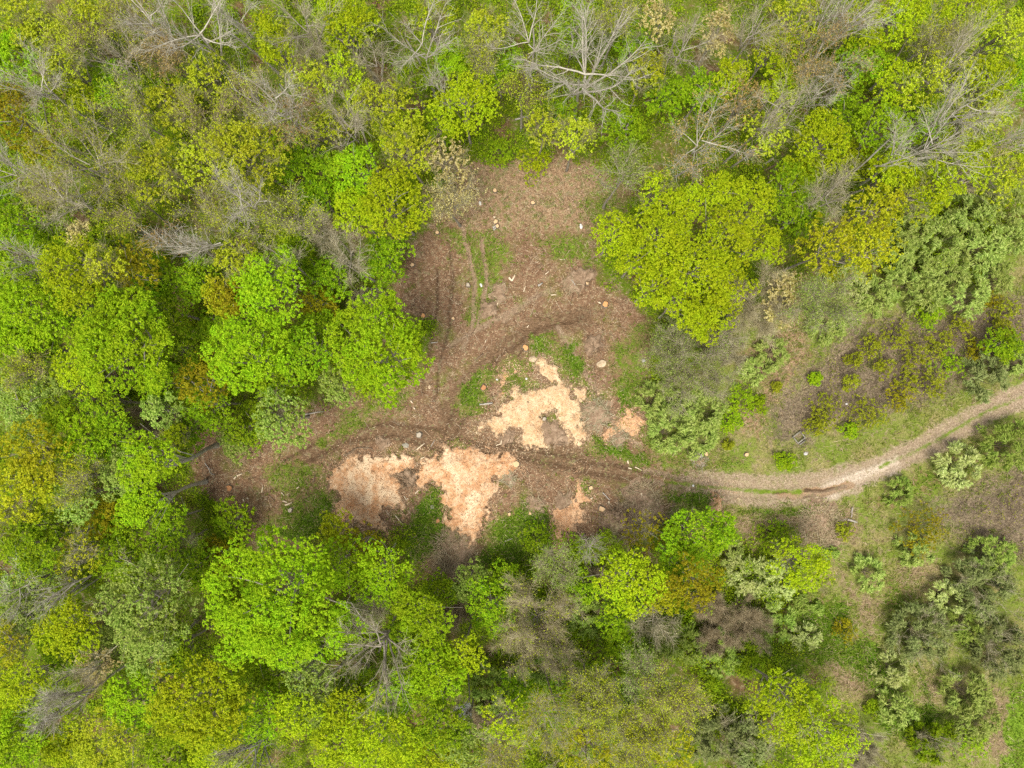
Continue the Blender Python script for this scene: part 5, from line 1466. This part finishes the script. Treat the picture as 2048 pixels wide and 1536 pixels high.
BR = [
 ([(790,1031),(808,1053)], 2.6, 'straight pale pole lying left of the vivid grass', PALEW, 0), ([(831,987),(838,979)], 3, 'short whitish stick at the top of the vivid grass', PALEW, 0),
 ([(808,992),(812,999),(817,996)], 2, 'white forked twig beside the left chip heap', PALEW, 1), ([(834,899),(850,886)], 3, 'pale split stick right of the flat grey rock', PALEW, 0),
 ([(862,893),(870,880)], 1.6, 'thin grey stick right of the pale split stick', GREYW, 0), ([(842,917),(850,913)], 3, 'short tan stick between the two chip heaps', PALEW, 0),
 ([(985,806),(967,808),(959,810)], 4, 'silvery driftwood-like root in grass left of the arrow-shaped chips', GREYW, 2),
 ([(1140,807),(1172,818)], 3, 'dark branch lying across the right arm of the arrow-shaped chips', BRNW, 0),
 ([(992,891),(1003,886),(1003,879)], 2.4, 'pale forked stick in the track junction', PALEW, 1),
 ([(1018,555),(1024,562),(1030,550)], 5, 'splintered pale log end on the left of the brown brush', PALEW, 2), ([(1076,572),(1085,566)], 5, 'grey stub log in the middle of the brown brush', GREYW, 0),
 ([(1090,549),(1098,543)], 2.6, 'pale curved stick in the upper brown brush', PALEW, 0), ([(1047,584),(1051,572)], 2.2, 'pale stick standing out left in the brown brush', PALEW, 0),
 ([(1102,590),(1112,589)], 3, 'flat tan stick at the bottom of the brown brush', PALEW, 0), ([(1143,560),(1150,571)], 4, 'greenish log piece on the right of the brown brush', GREYW, 1),
 ([(986,587),(998,578)], 2.6, 'white stick across the uprooted root ball', PALEW, 0), ([(1119,519),(1128,519),(1130,521)], 1.5, 'white bent pipe-like stick in grass above the brown brush', PALEW, 0),
 ([(996,604),(994,611)], 2.5, 'small forked stick below the uprooted root ball', PALEW, 1), ([(1158,555),(1170,562)], 4, 'log end sticking out of the dark root mound', GREYW, 0),
 ([(1176,704),(1183,696)], 2.2, 'white stick below the dark brush tuft, left of the large flat boulder', PALEW, 1), ([(1197,604),(1202,607)], 4, 'tan offcut next to the bright orange stump', PALEW, 0),
 ([(986,457),(993,451)], 5, 'upper grey split log near the clearing top', GREYW, 0), ([(987,461),(993,456)], 4, 'lower grey split log near the clearing top', GREYW, 0), ([(987,436),(991,434)], 5, 'short pale log above the stump near the clearing top', PALEW, 0),
 ([(1255,921),(1257,928)], 4, 'short yellow split stick upright-looking on the lower main track', PALEW, 0), ([(1257,936),(1264,938)], 3.6, 'short yellow split chunk on the lower main track', PALEW, 0), ([(1270,934),(1284,941)], 2.5, 'pale long splinter on the lower main track', PALEW, 0),
 ([(1283,986),(1284,993)], 4, 'pale broken stick in the brush at the road bend', PALEW, 0), ([(1242,1022),(1243,1029)], 3.5, 'pale short stick on the brown mound below the road', PALEW, 0), ([(1205,985),(1220,1000)], 2.4, 'long grey stick left of the brush at the road bend', GREYW, 0),
 ([(1217,1002),(1218,1008)], 4, 'whitish chunk below the stick at the road bend', PALEW, 0), ([(1181,997),(1186,995)], 4, 'white chunk at the right of the orange strip', PALEW, 0),
 ([(1703,1014),(1700,1034)], 4, 'pale upright broken branch on the straw bank below the road', GREYW, 1), ([(1692,1038),(1712,1044)], 5, 'pale fallen branch at the right end of the straw bank', GREYW, 1), ([(1676,1042),(1690,1036)], 3, 'grey branch at the foot of the straw bank', GREYW, 2),
 ([(468,958),(472,953)], 4, 'left piece of a pale broken stick at the left end of the clearing', PALEW, 0), ([(474,952),(484,947)], 4, 'right piece of a pale broken stick at the left end of the clearing', PALEW, 0),
 ([(409,926),(414,933),(420,946),(428,950)], 2, 'pale forked branch next to the pale leaning trunk', GREYW, 2), ([(570,1010),(584,1005)], 4, 'white splintered plank in the lower left clearing', PALEW, 2), ([(565,1002),(574,1005)], 2.6, 'white splinter left of the splintered plank', PALEW, 0),
 ([(485,998),(488,1003)], 4, 'yellow chip stick, left of two in the lower left clearing', PALEW, 0), ([(493,995),(496,999)], 3, 'yellow chip stick, right of two in the lower left clearing', PALEW, 0),
 ([(486,1035),(491,1029)], 4, 'pale stub in the lower left clearing near green bushes', PALEW, 0), ([(523,985),(525,973)], 2.5, 'thin yellow stick standing out in mid left clearing', PALEW, 0), ([(593,977),(598,974)], 3, 'yellow stick in grass left of the left chip heap', PALEW, 0),
 ([(562,985),(568,991)], 2.6, 'pale stick above the splintered plank', PALEW, 0), ([(537,990),(548,1002)], 2, 'thin brown stick left of the splintered plank', BRNW, 1),
 ([(690,912),(706,900),(722,895),(745,897)], 4, 'dark curved root along the top of the left chip heap', BRNW, 1), ([(626,965),(629,950)], 3, 'brown bark slab left of the left chip heap', BRNW, 0),
 ([(868,1092),(878,1120),(883,1143),(876,1150)], 1.8, 'long curved withered vine at the bottom of the clearing', PALEW, 2), ([(900,1100),(915,1125),(905,1145)], 2, 'withered branch in the brush pile below the chips', BRNW, 3),
 ([(1010,1081),(1025,1075)], 3, 'grey brush stick in the green below the chips', GREYW, 3), ([(906,1032),(912,1032)], 2.6, 'short white stick on the right chip heap', PALEW, 0),
 ([(884,1067),(892,1082)], 2, 'pale thin stick in the bottom of the clearing', PALEW, 0), ([(862,686),(876,684)], 2.5, 'white stub sticking out beside the lime tree nearest the clearing', GREYW, 0),
 ([(966,708),(950,722)], 4, 'dark log sunk in the main dirt arm', BRNW, 0), ([(1054,655),(1058,650)], 2.6, 'small pale stick at the top of the dirt arm', PALEW, 0), ([(970,685),(973,679)], 2.6, 'white splinter on the main dirt arm', PALEW, 0),
 ([(822,801),(826,806)], 3.5, 'pale chunk on the brown dirt left of the junction', PALEW, 0), ([(828,815),(831,818)], 4, 'whitish chunk on the brown dirt left of the junction', PALEW, 0),
 ([(610,829),(648,823)], 3.2, 'grey pole lying right of the soft round tree', GREYW, 0), ([(726,578),(757,579)], 2.5, 'thin grey pole in the shade above the lime tree nearest the clearing', GREYW, 0),
 ([(782,1105),(792,1085),(794,1078)], 5, 'grey curved trunk piece beside the bushy bright tree', GREYW, 0),
 ([(1030,240),(1062,232)], 4, 'white fallen branch on leaf litter above the clearing', GREYW, 3), ([(1512,342),(1545,318)], 8, 'grey fallen log on brown litter, upper right wood', GREYW, 0), ([(1528,342),(1556,326)], 5, 'thinner dark fallen log beside the grey one', BRNW, 0),
]
for p_, r_, lb, m_, fk in BR:
    log = 'log' in lb.split() or 'trunk' in lb.split()
    branch(p_, r_, lb, m_, 'fallen_log' if log else 'fallen_branch', 'log' if log else 'branch', fk, .05 + r_ / S / 3)

# ---------------------------------------------------------------- root balls, dirt mounds and brush heaps
DIRT = rough_mat('dug_dirt', [(.3, (.14, .09, .055)), (.5, (.26, .175, .112)), (.7, (.40, .29, .20))], 2.0, .95, 1.0)
def mound(px, py, rp, h, label, stix, mat=DIRT, twig='brown', name='dirt_mound', cat='mound', clod=.5, green=0):
    rng = np.random.default_rng(int(px + py * 3)); r = rp / S; x, y = at(px, py, .2)
    xs = np.linspace(-r * 1.25, r * 1.25, 34); X, Y = np.meshgrid(xs, xs)
    th = np.arctan2(Y, X); rr = np.hypot(X, Y) / (r * outline(rng, .22)(th))
    h *= .55; clod *= .5
    H = h * np.clip(1 - rr ** 2, 0, 1) * (.55 + .9 * fbm(X * 2.2 + px, Y * 2.2, 91, 4)) + clod * h * (fbm(X * 5 + px, Y * 5, 95, 2) - .5) * (rr < .95)
    Zm = gz(x + X, y + Y) + np.where(rr < .95 + .25 * (fbm(X * 3 + px, Y * 3, 97, 3) - .5), H, -.1)
    ok = rr < 1.1; f = ok[:-1, :-1] & ok[1:, :-1] & ok[:-1, 1:] & ok[1:, 1:]; j, i = np.nonzero(f)
    q = np.stack([j * 34 + i, j * 34 + i + 1, (j + 1) * 34 + i + 1, (j + 1) * 34 + i], 1)
    used = np.unique(q); mp = np.full(X.size, -1); mp[used] = np.arange(len(used)); g = float(gz(x, y))
    V = np.stack([X, Y, Zm - g], -1).reshape(-1, 3)[used]
    o = link(name, mesh_np(name, V, mp[q], mat=mat), loc=(x, y, g)); tag(o, label, cat, 'heaps of earth, roots and brush')
    if stix:
        a = rng.uniform(0, 6.28, stix); d_ = r * np.sqrt(rng.random(stix)) * .95
        P = np.stack([np.cos(a) * d_, np.sin(a) * d_, rng.random(stix) * h * .8 + .05], 1)
        d = unit(rdir(stix, rng) * [1, 1, .45] + P * [.5, .5, 0] / r)
        l = rng.uniform(.3, 1.0, (stix, 1)) * min(1.2, r); rad = rng.uniform(.008, .028, (stix, 1))
        mid = P + d * l * .5; E = mid + unit(d + rdir(stix, rng) * .4) * l * .5
        v, q = seg_tubes(np.concatenate([np.concatenate([P - d * l * .2, mid, rad, rad * .8], 1), np.concatenate([mid, E, rad * .8, rad * .4], 1)]), 4)
        c = link('root_tangle' if 'root' in name else 'stick_tangle', mesh_np('tangle', v, q, mat=TWIG[twig]), o)
    return o
mound(998, 585, 20, .7, 'uprooted root ball left of the brown brush', 70, twig='tan', name='root_ball', cat='root ball')
mound(1166, 552, 22, .7, 'dark uprooted root mound at the right of the brown brush', 60, name='root_ball', cat='root ball')
mound(977, 618, 18, .5, 'low dark root mound in grass below the uprooted root ball', 45, name='root_ball', cat='root ball')
mound(1187, 688, 20, .8, 'dark brush tuft above the large flat boulder', 90, twig='brown', name='brush_heap', cat='brush heap')
mound(1142, 568, 18, .4, 'tangle of roots in the right part of the brown brush', 70, twig='tan', name='root_ball', cat='root ball')
mound(1127, 1003, 20, .75, 'round dirt mound with loops of roots beside the orange strip', 40, twig='tan', clod=.3)
mound(1108, 868, 30, .55, 'clodded dirt mound between two arms of the arrow-shaped chips', 40, clod=1.3)
mound(765, 886, 15, .45, 'small dark dirt mound above the left chip heap', 30)
mound(1017, 958, 15, .45, 'grey brush heap at the right edge of the right chip heap', 110, twig='grey', name='brush_heap', cat='brush heap')
mound(1070, 1010, 20, .5, 'heap of pale roots left of the round dirt mound', 110, twig='tan', name='root_ball', cat='root ball')
mound(910, 1105, 46, .4, 'wide brush pile of withered sticks at the bottom of the clearing', 800, twig='tan', name='brush_heap', cat='brush heap')
mound(1285, 1005, 42, .3, 'broken wood brush heap at the road bend', 420, twig='tan', name='brush_heap', cat='brush heap')
mound(1232, 1042, 30, .5, 'smooth brown brush mound below the road', 260, twig='brown', name='brush_heap', cat='brush heap')
mound(816, 955, 20, .45, 'dark brush heap between the lower pair of chip heaps', 160, twig='brown', name='brush_heap', cat='brush heap')
mound(1190, 830, 34, .3, 'low brush heap right of the arrow-shaped chips', 220, twig='grey', name='brush_heap', cat='brush heap')
mound(1238, 872, 20, .3, 'low grey brush heap beside the tan chip patch', 120, twig='grey', name='brush_heap', cat='brush heap')
mound(1400, 922, 16, .2, 'chips and sticks around the stump above the road bend', 110, twig='pale', name='brush_heap', cat='brush heap')
mound(1015, 875, 16, .25, 'low dark dirt mound at the lower left of the arrow-shaped chips', 30)
mound(986, 842, 10, .25, 'little dark root clump on the left edge of the arrow-shaped chips', 30, name='root_ball', cat='root ball')
mound(1640, 1050, 46, .35, 'flattened reddish straw heap below the muddy road', 1100, twig='tan', name='straw_heap', cat='straw heap')
mound(966, 895, 12, .3, 'dark root clump at the track junction', 40, name='root_ball', cat='root ball') if False else None

# ---------------------------------------------------------------- the weathered wooden frame in the field
def box_np(c, d, u, l, w, h, rng):
    """a plank with bevelled edges: octagonal section swept along d"""
    d = unit(np.array(d, float)); s = np.cross([0, 0, 1.0], d); k = min(w, h) * .15
    sec = [(-w/2 + k, -h/2), (w/2 - k, -h/2), (w/2, -h/2 + k), (w/2, h/2 - k), (w/2 - k, h/2), (-w/2 + k, h/2), (-w/2, h/2 - k), (-w/2, -h/2 + k)]
    V = []
    for t in (-.5, .5):
        for a, b in sec: V.append(np.array(c) + d * l * t + s * a + np.array([0, 0, b]) + rng.normal(0, .004, 3))
    q = [[i, (i + 1) % 8, 8 + (i + 1) % 8, 8 + i] for i in range(8)]
    q += [[0, 7, 2, 1], [2, 7, 6, 3], [3, 6, 5, 4], [8, 9, 10, 15], [10, 11, 14, 15], [11, 12, 13, 14]]
    return np.array(V), np.array(q)
rng = np.random.default_rng(5)
fx, fy = at(1597, 875, .3); fg = float(gz(fx, fy))
fr = bpy.data.objects.new('wooden_frame', None); COL.objects.link(fr); fr.location = (fx, fy, fg); fr.rotation_euler = (0, 0, math.radians(38))
tag(fr, 'weathered grey open wooden frame with weeds inside, in the right-hand field', 'wooden frame')
PLK = rough_mat('weathered_plank', [(.3, (.17, .155, .13)), (.55, (.28, .26, .22)), (.75, (.38, .36, .31))], 5, .9, .5)
for c, d, l in (((0, .42, .32), (1, 0, 0), 1.0), ((0, -.36, .32), (1, 0, 0), .9), ((-.44, .03, .33), (0, 1, 0), .72), ((.44, .03, .33), (0, 1, 0), .72), ((.02, -.60, .20), (1, 0, 0), .75)):
    link('plank', mesh_np('plank', *box_np(c, d, None, l, .10, .06, rng), mat=PLK), fr)
for c in ((-.42, .38), (.42, .38), (-.42, -.33), (.42, -.33)):
    link('post', mesh_np('post', *seg_tubes([np.array([c[0], c[1], -.2, c[0], c[1], .30, .05, .05])], 6), mat=PLK), fr)
# ---------------------------------------------------------------- camera, sky, sun
cam = bpy.data.cameras.new('camera'); cam.sensor_width = 36; cam.lens = 24; cam.clip_end = 3000
co = bpy.data.objects.new('camera', cam); COL.objects.link(co); co.location = (0, 0, CAMH); SC.camera = co
EL, AZ = math.radians(72), math.radians(205)      # sun high, from the foot of the picture and a little left
w = bpy.data.worlds.new('World'); SC.world = w; w.use_nodes = True
nt = w.node_tree; nt.nodes.clear()
sky = nt.nodes.new('ShaderNodeTexSky'); sky.sky_type = 'NISHITA'; sky.sun_disc = False
sky.sun_elevation = EL; sky.sun_rotation = AZ; sky.dust_density = 2.5; sky.air_density = 1.0
bg = nt.nodes.new('ShaderNodeBackground'); bg.inputs['Strength'].default_value = 0.09
ow = nt.nodes.new('ShaderNodeOutputWorld')
hz = nt.nodes.new('ShaderNodeHueSaturation'); hz.inputs['Saturation'].default_value = 0.22   # thin even cloud
nt.links.new(sky.outputs[0], hz.inputs['Color']); nt.links.new(hz.outputs[0], bg.inputs[0]); nt.links.new(bg.outputs[0], ow.inputs[0])
sd = bpy.data.lights.new('sun', 'SUN'); sd.energy = 2.0; sd.angle = math.radians(24); sd.color = (1.0, .945, .83)
so = bpy.data.objects.new('sun', sd); COL.objects.link(so)
dv = Vector((math.sin(AZ) * math.cos(EL), math.cos(AZ) * math.cos(EL), math.sin(EL)))   # towards the sun
so.rotation_euler = dv.to_track_quat('Z', 'Y').to_euler()
SC.view_settings.view_transform = 'Standard'; SC.view_settings.look = 'None'; SC.view_settings.gamma = 1
SC.view_settings.exposure = 1.12
SC.cycles.max_bounces = 6; SC.cycles.diffuse_bounces = 3; SC.cycles.transmission_bounces = 3; SC.cycles.glossy_bounces = 2
SC.cycles.use_denoising = False
